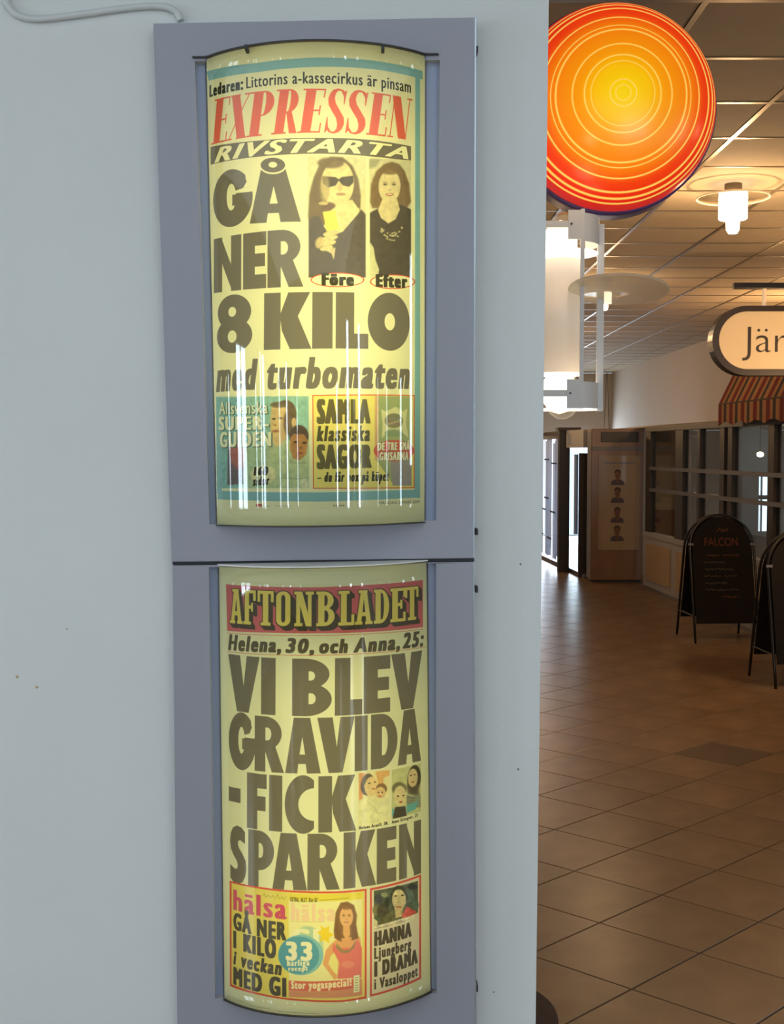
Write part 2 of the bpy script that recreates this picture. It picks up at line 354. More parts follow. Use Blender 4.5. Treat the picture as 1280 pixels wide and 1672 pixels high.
def smooth_noise(h, w, k):
    g_ = rng.standard_normal((h//k+3, w//k+3)); yy = np.arange(h)/k; xx = np.arange(w)/k
    y0_ = yy.astype(int); x0_ = xx.astype(int); fy = (yy-y0_)[:, None]; fx = (xx-x0_)[None]
    a_ = g_[y0_][:, x0_]; b_ = g_[y0_][:, x0_+1]; c_ = g_[y0_+1][:, x0_]; d_ = g_[y0_+1][:, x0_+1]
    return (a_*(1-fx)+b_*fx)*(1-fy)+(c_*(1-fx)+d_*fx)*fy
class Placard:
    TM = math.radians(46)
    def __init__(s, TL, TR, BR, BL, dep, w, h, paper):
        s.c = [np.array(W(*p, dep)) for p in (TL, TR, BR, BL)]
        s.w, s.h = w, h
        s.a = np.ones((h, w, 3), np.float32)*np.array(paper, np.float32)/255
    def surf(s, u, v, off=0.0):
        u = np.asarray(u, float); v = np.asarray(v, float)
        L = s.c[0] + (s.c[3]-s.c[0])*v[..., None]; Rr = s.c[1] + (s.c[2]-s.c[1])*v[..., None]
        t = (2*u-1)*s.TM; k = (np.sin(t)/math.sin(s.TM)+1)/2
        P = L + (Rr-L)*k[..., None]
        half = np.linalg.norm(Rr-L, axis=-1)/2
        P[..., 1] -= (np.cos(t)-math.cos(s.TM))*half/math.sin(s.TM) + off*np.cos(t)
        P[..., 0] += off*np.sin(t)
        return P
    def proj(s, P):
        x, y, z = P[..., 0], P[..., 1], P[..., 2]-ZC
        d = y*CT - z*ST; up = y*ST + z*CT
        return np.stack([IW/2 + F*x/d, IH/2 - F*up/d], -1)
    def uv(s, pts):
        """which point of the sheet stands at this place of the traced drawing"""
        p = np.asarray(pts, float).reshape(-1, 2)
        q0 = s.proj(np.stack(s.c))
        u = np.clip((p[:, 0]-q0[3, 0])/(q0[1, 0]-q0[3, 0]), .02, .98); v = (p[:, 1]-q0[0, 1])/(q0[2, 1]-q0[0, 1])
        e = 1e-4
        for _ in range(9):
            f = s.proj(s.surf(u, v)); fu = (s.proj(s.surf(u+e, v))-f)/e; fv = (s.proj(s.surf(u, v+e))-f)/e
            r = p-f; det = fu[:, 0]*fv[:, 1]-fu[:, 1]*fv[:, 0]
            det = np.where(np.abs(det) < 1e-3, 1e-3, det)
            du = (r[:, 0]*fv[:, 1]-r[:, 1]*fv[:, 0])/det; dv = (fu[:, 0]*r[:, 1]-fu[:, 1]*r[:, 0])/det
            u = np.clip(u+np.clip(du, -.2, .2), 0.0, 1.0); v = np.clip(v+np.clip(dv, -.2, .2), -.05, 1.05)
        return np.stack([u, v], -1)
    def tc(s, pts): return s.uv(pts)*np.array([s.w, s.h])
    def cover(s, E_):
        """anti-aliased even-odd coverage of edges (n,4) in canvas pixels; returns x0, y0, mask"""
        x0 = max(int(np.floor(min(E_[:, 0].min(), E_[:, 2].min())))-1, 0); x1 = min(int(np.ceil(max(E_[:, 0].max(), E_[:, 2].max())))+2, s.w)
        y0 = max(int(np.floor(min(E_[:, 1].min(), E_[:, 3].min())))-1, 0); y1 = min(int(np.ceil(max(E_[:, 1].max(), E_[:, 3].max())))+2, s.h)
        if x1 <= x0 or y1 <= y0: return 0, 0, np.zeros((0, 0), np.float32)
        SS = 3; m = np.zeros((y1-y0, x1-x0+1), np.float32); wd_ = x1-x0
        ya, yb = E_[:, 1], E_[:, 3]
        for j in range((y1-y0)*SS):
            yy = y0 + (j+.5)/SS
            hit = (ya <= yy) != (yb <= yy)
            if not hit.any(): continue
            e = E_[hit]; xs = np.sort(e[:, 0] + (yy-e[:, 1])/(e[:, 3]-e[:, 1])*(e[:, 2]-e[:, 0])) - x0
            row = m[j//SS]
            for a, b in zip(xs[0::2], xs[1::2]):
                a = min(max(a, 0), wd_-1e-3); b = min(max(b, 0), wd_-1e-3); ia, ib = int(a), int(b)
                if ia == ib: row[ia] += (b-a)/SS
                else:
                    row[ia] += (ia+1-a)/SS; row[ib] += (b-ib)/SS
                    if ib > ia+1: row[ia+1:ib] += 1.0/SS
        return x0, y0, np.clip(m[:, :wd_], 0, 1)
    def put(s, x0, y0, m, col, alpha=1.0):
        if m.size == 0: return
        h, w = m.shape; h = min(h, s.h-y0); w = min(w, s.w-x0)
        m = (m[:h, :w]*alpha)[..., None]; t = s.a[y0:y0+h, x0:x0+w]
        t[:] = t*(1-m) + np.array(col, np.float32)/255*m
    @staticmethod
    def ring(P): return np.array([[*P[i], *P[(i+1) % len(P)]] for i in range(len(P))])
    def poly(s, pts, col, alpha=1.0, blur=0, raw=False):
        P = s.tc(pts) if not raw else np.asarray(pts)
        x0, y0, m = s.cover(s.ring(P))
        if blur and m.size:
            m = np.pad(m, blur*2); 
            for _ in range(2):
                for ax in (0, 1):
                    c = np.cumsum(np.pad(m, [(blur+1, blur) if k == ax else (0, 0) for k in (0, 1)]), axis=ax)
                    m = (np.take(c, range(2*blur+1, c.shape[ax]), ax) - np.take(c, range(0, c.shape[ax]-2*blur-1), ax))/(2*blur+1)
            dx, dy = x0-blur*2, y0-blur*2
            cx, cy = max(-dx, 0), max(-dy, 0)
            m = m[cy:, cx:]; x0, y0 = max(dx, 0), max(dy, 0)
        s.put(x0, y0, m, col, alpha)
    def el(s, cx, cy, rx, ry, col, alpha=1.0, blur=0, rot=0): s.poly(ell(cx, cy, rx, ry, 28, rot=rot), col, alpha, blur)
    def line(s, pts, wpx, col, alpha=1.0):
        P = s.tc(pts)
        for k in stroke([tuple(p) for p in P], wpx*2.0, 8): s.poly(k[1], col, alpha, raw=True)
    def quad(s, corners):
        """corners: left-base, right-base, left-top, right-top as traced"""
        q = s.tc(corners)
        return lambda X, Y: (q[0]*(1-X)*(1-Y) + q[1]*X*(1-Y) + q[2]*(1-X)*Y + q[3]*X*Y)
    @staticmethod
    def grow(m, dx, dy):
        m = np.pad(m, ((dy, dy), (dx, dx))); o = m.copy()
        for k in range(1, dx+1): o[:, k:] = np.maximum(o[:, k:], m[:, :-k]); o[:, :-k] = np.maximum(o[:, :-k], m[:, k:])
        m = o.copy()
        for k in range(1, dy+1): o[k:] = np.maximum(o[k:], m[:-k]); o[:-k] = np.maximum(o[:-k], m[k:])
        return o
    def text(s, t, xl, xr, base, top, col, shear=0.0, bold=(0, 0), font=0.0, outline=None, alpha=1.0, drop=None):
        """t between xl and xr; base and top = (y at xl, y at xr) of base line and capital height"""
        q_ = s.tc([(xl, base[0]), (xr, base[1])]); wl = (q_[1, 0]-q_[0, 0])/max(len(t), 1)
        co, E_ = text_edges(t, shear, font, 1 + 1.15*2*bold[0]/wl)
        if not len(E_): return
        X = (co[:, 0]-co[:, 0].min())/(co[:, 0].max()-co[:, 0].min()); Y = co[:, 1]/cap_height()
        f = s.quad([(xl, base[0]), (xr, base[1]), (xl, top[0]), (xr, top[1])])
        P = f(X[:, None], Y[:, None])
        if bold[0]:   # keep the inked width inside the box
            wpx = P[:, 0].max()-P[:, 0].min(); c = P[:, 0].mean(); mid = (P[:, 0].max()+P[:, 0].min())/2
            P[:, 0] = mid + (P[:, 0]-mid)*(wpx-2*bold[0])/max(wpx, 1)
        x0, y0, m = s.cover(np.hstack([P[E_[:, 0]], P[E_[:, 1]]]))
        def place(mm, dx, dy, c, a, ox=0, oy=0):
            g = s.grow(mm, dx, dy); X0, Y0 = x0-dx+ox, y0-dy+oy; g = g[max(-Y0, 0):, max(-X0, 0):]
            s.put(max(X0, 0), max(Y0, 0), g, c, a)
        if outline: place(m, bold[0]+outline[1], bold[1]+outline[1], outline[0], alpha)
        if drop: place(m, bold[0]+1, bold[1]+1, drop[0], alpha, drop[1], drop[2])
        place(m, bold[0], bold[1], col, alpha)
    def glyph(s, prims, f, sx0, sx1, col, sl=0.0, outline=None, drops=None):
        """one constructed letter; f maps the line's unit box, the letter spans sx0..sx1 of it"""
        acc = None; bb = None; P_ = []
        for sg, pl in prims:
            q = []
            n = len(pl)
            for i in range(n):
                a, b = pl[i], pl[(i+1) % n]
                for k in range(3): q.append((a[0]+(b[0]-a[0])*k/3, a[1]+(b[1]-a[1])*k/3))
            q = np.array(q); x = sx0 + (sx1-sx0)*q[:, 0] + sl*(q[:, 1]-.5); P_.append((sg, f(x[:, None], q[:, 1][:, None])))
        allp = np.vstack([p for _, p in P_]); ox, oy = int(allp[:, 0].min())-12, int(allp[:, 1].min())-12
        w, h = int(allp[:, 0].max())+12-ox, int(allp[:, 1].max())+12-oy
        m = np.zeros((h, w), np.float32)
        for sg, p in P_:
            x0, y0, k = s.cover(s.ring(p))
            if k.size == 0: continue
            yy, xx = y0-oy, x0-ox; t = m[yy:yy+k.shape[0], xx:xx+k.shape[1]]; k = k[:t.shape[0], :t.shape[1]]
            t[:] = np.maximum(t, k) if sg == '+' else t*(1-k)
        def place(g, X0, Y0, c):
            g = g[max(-Y0, 0):, max(-X0, 0):]; s.put(max(X0, 0), max(Y0, 0), g, c)
        if drops:
            for (dx, dy) in drops[1]:
                g = s.grow(m, 2, 2); place(g, ox-2+dx, oy-2+dy, drops[0])
        if outline: place(s.grow(m, outline[1], outline[1]), ox-outline[1], oy-outline[1], outline[0])
        place(m, ox, oy, col)
    def headline(s, font, letters, corners, col, sl=0.0, **kw):
        """letters = [(char, x0, x1)] in traced units along a line with the four corners given"""
        f = s.quad(corners); xa = s.tc([corners[0]])[0, 0]; xb = s.tc([corners[1]])[0, 0]
        for ch, a, b in letters:
            ym = (corners[0][1]+corners[2][1])/2
            ya, yb = ym + (corners[1][1]-corners[0][1])*.0, ym
            ua = s.tc([(a, ym)])[0, 0]; ub = s.tc([(b, ym)])[0, 0]
            s.glyph(font[ch], f, (ua-xa)/(xb-xa), (ub-xa)/(xb-xa), col, sl, **kw)
    def tone(s, pts, amp):
        """the uneven tones of a printed photograph"""
        q = s.tc(pts); x0, x1 = int(q[:, 0].min()), int(q[:, 0].max()); y0, y1 = int(q[:, 1].min()), int(q[:, 1].max())
        h, w = y1-y0, x1-x0; n = smooth_noise(h, w, 4)*.5 + smooth_noise(h, w, 11)*.8
        s.a[y0:y1, x0:x1] *= (1+amp*n[..., None]).astype(np.float32)
    def image(s, name):
        im = bpy.data.images.new(name, s.w, s.h); im.colorspace_settings.name = 'sRGB'
        px = np.ones((s.h, s.w, 4), np.float32); px[..., :3] = np.clip(s.a[::-1], 0, 1)
        im.pixels.foreach_set(px.ravel()); im.update(); im.pack(); return im

INK = (122, 116, 102); PAPER = (240, 238, 196)
def face(P, cx, cy, rx, ry, skin, hair, eyes=(70, 55, 45), smile=True, lips=(176, 90, 76), rot=0.0, blur=1, fringe=.45):
    """a small printed head: hair mass first by the caller, then face, eyes, nose, mouth"""
    P.el(cx, cy, rx, ry, skin, 1, blur, rot)
    P.el(cx, cy-ry*.92, rx*.86, ry*fringe*.5, hair, .9, 2, rot)
    for sx in (-1, 1):
        P.el(cx+sx*rx*.40, cy-ry*.12, rx*.26, ry*.10, [c*.84 for c in skin], .8, 2); P.el(cx+sx*rx*.40, cy-ry*.11, rx*.15, ry*.05, eyes, .75, 1)
        P.el(cx+sx*rx*.42, cy-ry*.25, rx*.22, ry*.028, hair, .5, 1)
    P.el(cx+rx*.04, cy+ry*.22, rx*.12, ry*.05, [c*.78 for c in skin], .8, 1)
    P.el(cx, cy+ry*.50, rx*.36, ry*.085, lips, .85, 1)
    if smile: P.el(cx, cy+ry*.485, rx*.26, ry*.035, (250, 246, 220), .9, 0)

# ---- upper placard
U = Placard((337, 97), (694, 92), (693, 851), (354.5, 856), .035, 820, 1700, PAPER)
def draw_upper(P):
    teal = (138, 190, 196); red = (232, 112, 92)
    P.poly([(337,117),(420,103),(524,94),(610,99),(690,116),(690,130),(610,113),(524,109),(420,118),(341,132)], teal)
    P.poly([(678,116),(686,117),(686,813),(677,813)], teal)
    P.poly([(355,801),(520,804),(686,799),(686,812),(520,819),(355,815)], teal)
    P.poly([(353,648),(362,648),(362,806),(354,806)], teal)
    P.text('Ledaren:', 342, 397, (158.5, 145.5), (140, 127), (50, 56, 44), bold=(3, 1))
    P.text('Littorins a-kassecirkus är pinsam', 402, 671, (144.5, 152), (126, 133), (50, 56, 44), bold=(1, 0))
    L = [('E',347,372),('X',374,404),('P',406,445),('R',447,487),('E',490,527),('S',532,565),('S',566,600),('E',602,634),('N',636,667)]
    P.headline(DI, L, [(347,236),(668,229),(347,164),(668,161)], red, sl=.028)
    # the small winged figure over the masthead is left out
    P.poly([(344,240),(420,230),(511,225),(600,228),(671,239),(671,264),(600,255),(510,251),(420,256),(344,269)], INK)
    P.text('RIVSTARTA', 350, 667, (266, 260), (243, 241), (246, 244, 200), shear=.35, bold=(5, 1), outline=((70, 66, 48), 1))
    P.headline(HV, [('G',347,405),('A',407,491)], [(347,373),(491,362),(347,284),(491,272)], INK)
    P.poly(ell(445.5,270.5,22,14), PAPER); P.poly(ell(445.5,269.5,20,12), INK); P.poly(ell(445.5,269,7,4.8), PAPER)
    P.headline(HV, [('N',348,393),('E',396,434),('R',436,495)], [(348,479),(495,468),(348,391),(495,373)], INK)
    P.headline(HV, [('8',353,411),('K',430,508),('I',509,542.5),('L',547.5,601),('O',600,669)], [(353,577),(669,572),(353,486),(669,483)], INK)
    P.text('med', 353, 421, (639, 634.5), (590, 587), INK, shear=.22, bold=(6, 3))
    P.text('turbomaten', 436, 669, (634.5, 634), (585, 589), INK, shear=.22, bold=(6, 3))
    # photograph: before
    P.poly([(502,255),(597,256),(597,454),(503,454)], (222, 218, 176))
    hair = (128, 112, 84); skin = (228, 214, 160)
    P.poly([(503,356),(505,318),(512,290),(522,268),(540,256),(560,257),(575,270),(585,292),(589,318),(588,346),(560,352),(520,372)], hair, 1, 2)
    P.el(551, 300, 27, 38, skin, 1, 1, .05)
    P.poly([(548,330),(575,326),(588,345),(582,362),(560,384),(540,390),(532,360)], skin, 1, 1)
    P.el(540, 266, 22, 9, hair, .9, 3)
    P.poly([(526,288),(548,289),(553,293),(558,289),(577,287),(577,298),(570,305),(560,303),(553,295),(548,303),(536,306),(527,300)], (92, 84, 72), .95, 1)
    P.el(555, 306, 4, 7, (196, 180, 132), .8, 1); P.el(556, 317, 8, 2.4, (170, 128, 104), .8, 1)
    P.el(530, 308, 8, 22, (176, 160, 118), .7, 3)
    P.poly([(504,356),(520,352),(530,372),(545,384),(560,378),(590,342),(597,350),(597,453),(504,453)], (104, 96, 88), 1, 1)
    P.poly([(566,336),(587,340),(584,350),(560,376),(552,362)], skin, 1, 1)
    P.poly([(527,346),(547,343),(553,374),(533,378)], (240, 226, 110), 1, 1)
    P.el(536, 336, 12, 6, (120, 96, 80), .9, 2); P.el(528,332,8,3,(220,206,150),.8,1)
    for k, (x, y, a, b) in enumerate([(540,381,13,4.4),(538,389,14,4.4),(536,397,13,4.4),(533,405,11,4.2)]):
        P.el(x, y, a, b, (222, 204, 150), 1, 1, -.2); P.el(x, y+4.2, a*.8, .8, (150, 132, 96), .6, 0, -.2)
    P.el(522, 396, 7, 10, (210, 192, 140), .9, 2, .4)
    P.poly([(530,408),(548,404),(545,424),(541,414)], (222, 208, 160), .9, 1)
    # photograph: after
    P.poly([(603,259),(671,262),(671,464),(604,464)], (218, 214, 176))
    P.poly([(603,259),(622,260),(614,272),(603,276)], (150, 150, 130), .6, 3)
    P.poly([(604,330),(606,300),(614,280),(627,268),(640,264),(652,268),(661,280),(668,300),(671,330),(664,340),(646,336),(620,340),(608,340)], (138, 116, 86), 1, 2)
    P.poly([(608,345),(622,338),(654,334),(671,342),(671,458),(618,463),(610,420),(604,398),(604,348)], (96, 88, 78), 1, 1)
    face(P, 636, 304, 18, 27, (230, 216, 170), (138, 116, 86), rot=.04)
    P.poly([(625,324),(648,324),(653,342),(646,358),(634,365),(622,356),(617,343)], (228, 214, 168), 1, 1)
    P.poly([(604,395),(610,404),(613,424),(619,440),(617,456),(604,452)], (214, 212, 168), 1, 1)
    for i in range(26):
        a = random.random(); P.el(621+a*36, 376+math.sin(a*PI)*10+random.uniform(-6, 8), 1.8, 1.6, (196, 186, 150), .9)
    P.tone([(503,256),(597,454)], .035); P.tone([(603,262),(671,464)], .035)
    # tags
    P.poly(ell(551,457,44,12), (222, 96, 66)); P.poly(ell(551,457,42,10.4), (244, 240, 200))
    P.poly(ell(641,460,37,12), (222, 96, 66)); P.poly(ell(641,460,35,10.4), (244, 240, 200))
    P.text('Före', 525, 578, (465, 466), (446.5, 447), (74, 70, 52), bold=(5, 2))
    P.text('Efter', 613.5, 665, (467.5, 470), (448.5, 450), (74, 70, 52), bold=(5, 2))
    # league guide box
    P.poly([(354,649),(504,647),(504,796),(355,797)], (150, 196, 180))
    P.poly([(354,649),(400,648),(392,796),(355,797)], (128, 182, 186), .8, 4)
    P.poly([(372,732),(386,728),(398,732),(400,790),(371,792)], (110, 92, 96), .9, 2)
    P.poly([(374,728),(392,724),(407,734),(402,760),(390,768),(378,756)], (196, 116, 104), .8, 3)
    P.poly([(399,733),(424,728),(470,722),(504,726),(504,796),(398,796)], (176, 198, 160), .9, 2)
    P.poly([(440,728),(462,712),(480,724),(504,742),(504,796),(430,796),(436,752)], (188, 204, 156), 1, 2)
    P.el(464, 680, 20, 27, (116, 98, 66), 1, 1, .2)
    P.poly([(443,666),(450,660),(462,661),(470,670),(473,692),(468,712),(460,726),(451,730),(445,722),(442,706),(441,690)], (226, 196, 132), 1, 2)
    P.el(464, 700, 6, 20, (196, 160, 104), .6, 3)
    P.el(470, 690, 7, 20, (120, 100, 70), .9, 2); P.el(480, 690, 4, 8, (220, 184, 126), 1, 1)
    P.el(455, 661, 14, 5, (120, 104, 70), .95, 2)
    P.el(447, 684, 3.4, 1.6, (80, 66, 46), .9); P.el(458, 683, 3.4, 1.6, (80, 66, 46), .8); P.el(449, 694, 3, 2, (176, 130, 80), .8, 1); P.el(450, 704, 6, 2, (160, 92, 66), .8, 1)
    P.el(488, 712, 16, 18, (96, 78, 56), 1, 1)
    P.poly([(474,714),(480,708),(496,709),(503,720),(500,742),(489,752),(478,748),(473,732)], (188, 136, 72), 1, 1)
    P.el(483, 722, 4, 2, (84, 60, 36), .9); P.el(497, 723, 4, 2, (84, 60, 36), .9); P.el(491, 731, 3, 2.6, (140, 94, 50), .8, 1); P.el(490, 740, 5.5, 1.8, (150, 76, 54), .9, 1)
    P.line([(466,748),(480,756),(500,756)], .8, (120, 140, 108)); P.line([(460,780),(485,782),(503,781)], .8, (130, 146, 112))
    P.el(497, 789, 7, 8, (222, 224, 190), 1, 1); P.el(430, 775, 21, 15, (226, 222, 172), .95, 1)
    P.text('160', 414, 438, (776, 775), (763, 762), (48, 46, 30), bold=(3, 1), shear=.15)
    P.text('sidor', 413, 440, (793, 791), (779, 777), (48, 46, 30), bold=(2, 1), shear=.15)
    P.tone([(356,650),(503,796)], .05)
    w = (238, 238, 206); sh = ((72, 96, 82), 3, 2)
    P.text('Allsvenska', 358, 437, (677, 675), (657, 655), w, bold=(1, 0), drop=sh)
    P.text('SUPER-', 357, 439, (702, 701), (681, 680), w, bold=(4, 1), drop=sh)
    P.text('GUIDEN', 359, 443, (730, 728), (706, 706), w, bold=(4, 1), drop=sh)
    # tales box
    P.poly([(510,645),(677,645),(677,797),(511,798)], (226, 106, 60)); P.poly([(511.5,646.5),(675.5,646.5),(675.5,795.5),(512.5,796.5)], (242, 228, 128))
    P.poly([(615,647),(671,647),(671,793),(641,793),(641,790),(615,752)], (168, 180, 126)); P.poly([(637,752),(672,752),(672,793),(641,793)], (166, 158, 156))
    P.poly([(612,646),(618,646),(618,752),(612,752)], (222, 176, 120), .9, 1)
    P.poly([(671,650),(675.5,650),(675.5,740),(671,740)], (236, 224, 140))
    P.poly([(622,668),(630,672),(646,664),(658,672),(665,667),(663,690),(667,715),(660,709),(643,702),(630,708),(623,716),(625,692)], (222, 222, 170), 1, 1)
    P.poly(ell(643, 687, 15, 12), (130, 128, 92), .85, 1); P.poly(ell(643, 707, 15, 6), (140, 160, 124), .8, 1)
    for i in range(14): P.el(634+i*1.5, 688+math.sin(i*2.2)*5, 1.9, 2.2, [(178, 120, 110), (206, 200, 160), (140, 150, 150)][i % 3], .7)
    P.poly(ell(643, 736, 33, 17.5), (224, 104, 84))
    P.text('DE TRE SMÅ', 616, 669, (735, 734), (723, 722), (244, 240, 210), bold=(2, 1), shear=.1, outline=((96, 92, 70), 1))
    P.text('GRISARNA', 619, 667, (751.5, 751), (739, 738), (244, 240, 210), bold=(2, 1), shear=.1, outline=((96, 92, 70), 1))
    P.text('SAMLA', 517, 605, (691, 690.5), (653, 653), (108, 100, 58), bold=(6, 2))
    P.text('klassiska', 517, 604, (720, 719.5), (696, 695), (92, 86, 44), shear=.22, bold=(3, 1))
    P.text('SAGOR', 517, 607, (765, 763), (727, 727), (108, 100, 58), bold=(6, 2))
    P.text('– du får box på köpet', 518, 635, (787, 785), (771, 769), (58, 54, 36), shear=.22, bold=(2, 0))
    P.text('MÅNDAG 2 MARS 2009', 618, 685, (823.5, 821.5), (819, 817), (110, 104, 80))
    for x in range(545, 563, 4): P.el(x, 825.5, 1, 1.2, (96, 90, 66))
    P.poly([(418,823),(428,823),(428,827),(418,827)], (204, 96, 80)); P.line([(432,826),(440,826)], .7, (130, 124, 100)); P.line([(449,826),(476,826)], .6, (150, 146, 116))
draw_upper(U)

# ---- lower placard
Lo = Placard((357.5, 925), (696.5, 918), (702.5, 1618), (366.5, 1630), .035, 800, 1640, (232, 232, 192))
def draw_lower(P):
    pink = (216, 112, 116); yel = (240, 222, 116); bl = (84, 76, 62)
    P.poly([(369,954),(440,958),(518,959),(600,955),(690.5,947),(690.5,1024),(600,1032),(518,1034),(440,1033),(371,1030)], pink)
    P.line([(371,1033.5),(440,1037),(518,1037.5),(600,1035),(691,1027)], .8, (224, 92, 72))
    L = [('A',375,396),('F',397,417),('T',420,446),('O',450,474),('N',480,512),('B',516,546),('L',552,578),('A',579,608),('D',610,635),('E',637,662),('T',661,683)]
    C = [(375,1017),(683,1011),(375,961),(683,957)]
    P.headline(SL, L, C, yel, outline=(bl, 3), drops=(bl, [(k, k) for k in range(3, 16, 2)]))
    P.headline(SL, L, C, yel)
    for t, a, b, y0, y1, c0, c1 in [('Helena,',372.5,459,1060.5,1064.5,1036,1042),('30,',466,513,1065,1066,1042.5,1044),('och',521,568,1066,1065.5,1044,1044),('Anna,',577,653,1065,1059.5,1043,1036),('25:',657,692,1058.5,1054,1035,1030)]:
        P.text(t, a, b, (y0, y1), (c0, c1), (98, 90, 68), shear=.2, bold=(4, 2))
    P.line([(370,1063.5),(440,1069),(508,1070),(600,1067),(695,1056)], .8, (222, 104, 74))
    I = (120, 114, 98)
    P.headline(HV, [('V',372,423),('I',425.5,449),('B',476,541),('L',546,591),('E',593,636.5),('V',638,689)], [(372,1158.5),(689,1153),(372,1067.5),(689,1062)], I)
    P.headline(HV, [('G',373,412.5),('R',415,463),('A',465,523),('V',517,578),('I',578.5,599.5),('D',605,648.5),('A',649,687)], [(373,1251),(687,1242),(373,1162),(687,1155)], I)
    P.headline(HV, [('-',373,392),('F',402.5,434.5),('I',438.5,460),('C',464,513),('K',519,581)], [(373,1344.5),(581,1356),(373,1255),(581,1264.5)], I)
    P.headline(HV, [('S',375,401.5),('P',404.5,446.5),('A',444,500.5),('R',501,554),('K',560,613.5),('E',614.5,646.5),('N',651,687)], [(375,1437.5),(687,1426),(375,1346.5),(687,1338)], I)
    # two small photographs
    P.poly([(586,1262),(637,1256.5),(637,1343),(585.5,1349)], (236, 226, 172))
    P.poly([(586,1263),(596,1262),(592,1304),(586,1310)], (226, 150, 96), .8, 1); P.poly([(613,1260),(636,1257),(636,1266),(626,1270),(626,1280),(618,1280)], (226, 168, 98), .8, 1)
    P.el(600, 1281, 11, 18, (110, 100, 84), 1, 1, .15); P.el(606, 1284, 10.5, 16, (234, 206, 150), 1, 1, .1)
    P.el(603, 1279, 2, 1, (84, 70, 50)); P.el(612, 1277, 2, 1, (84, 70, 50)); P.el(610, 1288, 3, 1.2, (190, 110, 86), .9); P.el(596, 1284, 1.6, 3, (232, 200, 140))
    P.el(623, 1288, 9, 9, (150, 118, 76), 1, 1); P.el(621, 1294, 8.4, 9, (232, 198, 140), 1, 1); P.el(618,1294,1.4,1,(84,66,46)); P.el(624,1294,1.4,1,(84,66,46)); P.el(620,1300,2.6,1.1,(190,104,84))
    P.poly([(586,1308),(598,1300),(612,1312),(622,1304),(637,1300),(637,1342),(586,1348)], (236, 232, 180), 1, 1); P.line([(598,1308),(612,1318),(616,1328),(626,1326)], .8, (196, 180, 130), .8)
    P.poly([(639.5,1257),(687,1246.5),(687,1325),(639.5,1337)], (204, 206, 150))
    P.el(676, 1272, 11, 23, (84, 78, 60), 1, 1, .1); P.poly([(664,1282),(670,1268),(684,1282),(684,1300),(666,1296)], (110, 98, 80), .9, 2)
    P.el(674, 1270, 8, 15, (222, 200, 150), 1, 1, .06); P.el(671,1266,1.6,1,(78,62,44)); P.el(677,1265,1.6,1,(78,62,44)); P.el(674,1277,2.8,1.1,(176,100,80))
    P.poly([(664,1298),(674,1300),(686,1296),(687,1318),(664,1320)], (150, 154, 130), 1, 1)
    for k in range(4): P.line([(664,1302+k*4),(678,1304+k*4)], .7, (86, 84, 66))
    P.poly([(664,1314),(684,1308),(678,1322),(664,1328)], (110, 178, 176)); P.poly([(640,1320),(646,1322),(645,1332),(640,1334)], (120, 184, 186))
    P.el(652, 1288, 12, 11, (108, 98, 74), .8, 2); P.el(653, 1300, 10.5, 17, (226, 210, 158), 1, 1); P.el(650,1300,1.8,1.2,(70,60,44)); P.el(658.5,1299,1.8,1.2,(70,60,44)); P.el(654.5,1309.5,3,1.6,(184,100,80))
    P.poly([(645,1318),(662,1316),(664,1332),(641,1337)], (84, 76, 62), 1, 1)
    P.tone([(586,1262),(636,1346)], .03); P.tone([(640,1258),(686,1325)], .03)
    P.text('Helena Arnell, 30.', 586, 634, (1354.5, 1346), (1349.5, 1341), (64, 58, 40), bold=(1, 0)); P.text('Anna Gizegner, 25', 639.5, 682, (1345, 1333), (1340, 1328), (64, 58, 40), bold=(1, 0))
    # health magazine box
    P.poly([(375,1438),(430,1449),(500,1455),(560,1455),(598.5,1451),(598.5,1630),(560,1636),(500,1635),(430,1626),(375.5,1610)], (224, 92, 70))
    P.poly([(378,1441.5),(430,1452),(500,1458),(560,1458),(595.5,1454.5),(595.5,1627),(560,1633),(500,1632),(430,1623),(378,1607)], (238, 226, 120))
    P.poly([(378,1441.5),(430,1452),(471,1457),(471,1630),(430,1623),(378,1607)], (236, 220, 112))
    P.poly([(471.5,1459),(520,1460.5),(560,1460),(591.5,1457),(591.5,1625),(560,1629),(500,1629),(471.5,1628)], (242, 236, 172))
    P.poly([(471.5,1459),(520,1460.5),(591.5,1457),(591.5,1468),(520,1472),(471.5,1470)], (236, 220, 84))
    P.text('EXTRA, ALLT. Det GI', 474, 518, (1472, 1473), (1465, 1466), (90, 84, 40), bold=(1, 0)); P.line([(522,1470),(570,1466)], 1.2, (150, 140, 60), .7)
    P.text('hälsa', 381, 468, (1485, 1501), (1452, 1466), (216, 96, 120), bold=(5, 0))
    P.line([(429,1463),(432,1459),(434,1465),(438,1461),(441,1466),(446,1462),(448,1468)], .7, (150, 150, 70)); P.line([(450,1467),(453,1460),(456,1468),(460,1464),(463,1469),(467,1464)], .7, (150, 150, 70))
    P.text('hälsa', 475, 548, (1502, 1503), (1474, 1475), (244, 214, 176), bold=(4, 1)); P.line([(474,1504),(496,1505),(530,1505)], .7, (196, 186, 120))
    P.text('GÅ NER', 381, 467.5, (1516, 1535), (1490, 1507.5), (88, 84, 72), bold=(4, 2))
    P.text('1 KILO', 381, 451, (1546.5, 1565), (1520, 1535), (88, 84, 72), bold=(5, 2))
    P.text('i veckan', 381, 460, (1573, 1592), (1552, 1570), (90, 86, 74), shear=.2, bold=(3, 2))
    P.text('MED GI', 381, 467.5, (1606, 1627), (1579, 1598), (88, 84, 72), bold=(5, 2))
    P.poly(ell(502, 1545, 26, 33), (176, 208, 182), .8, 2); P.text('GI', 475, 521, (1545, 1545), (1517, 1518), (244, 240, 196), bold=(6, 2))
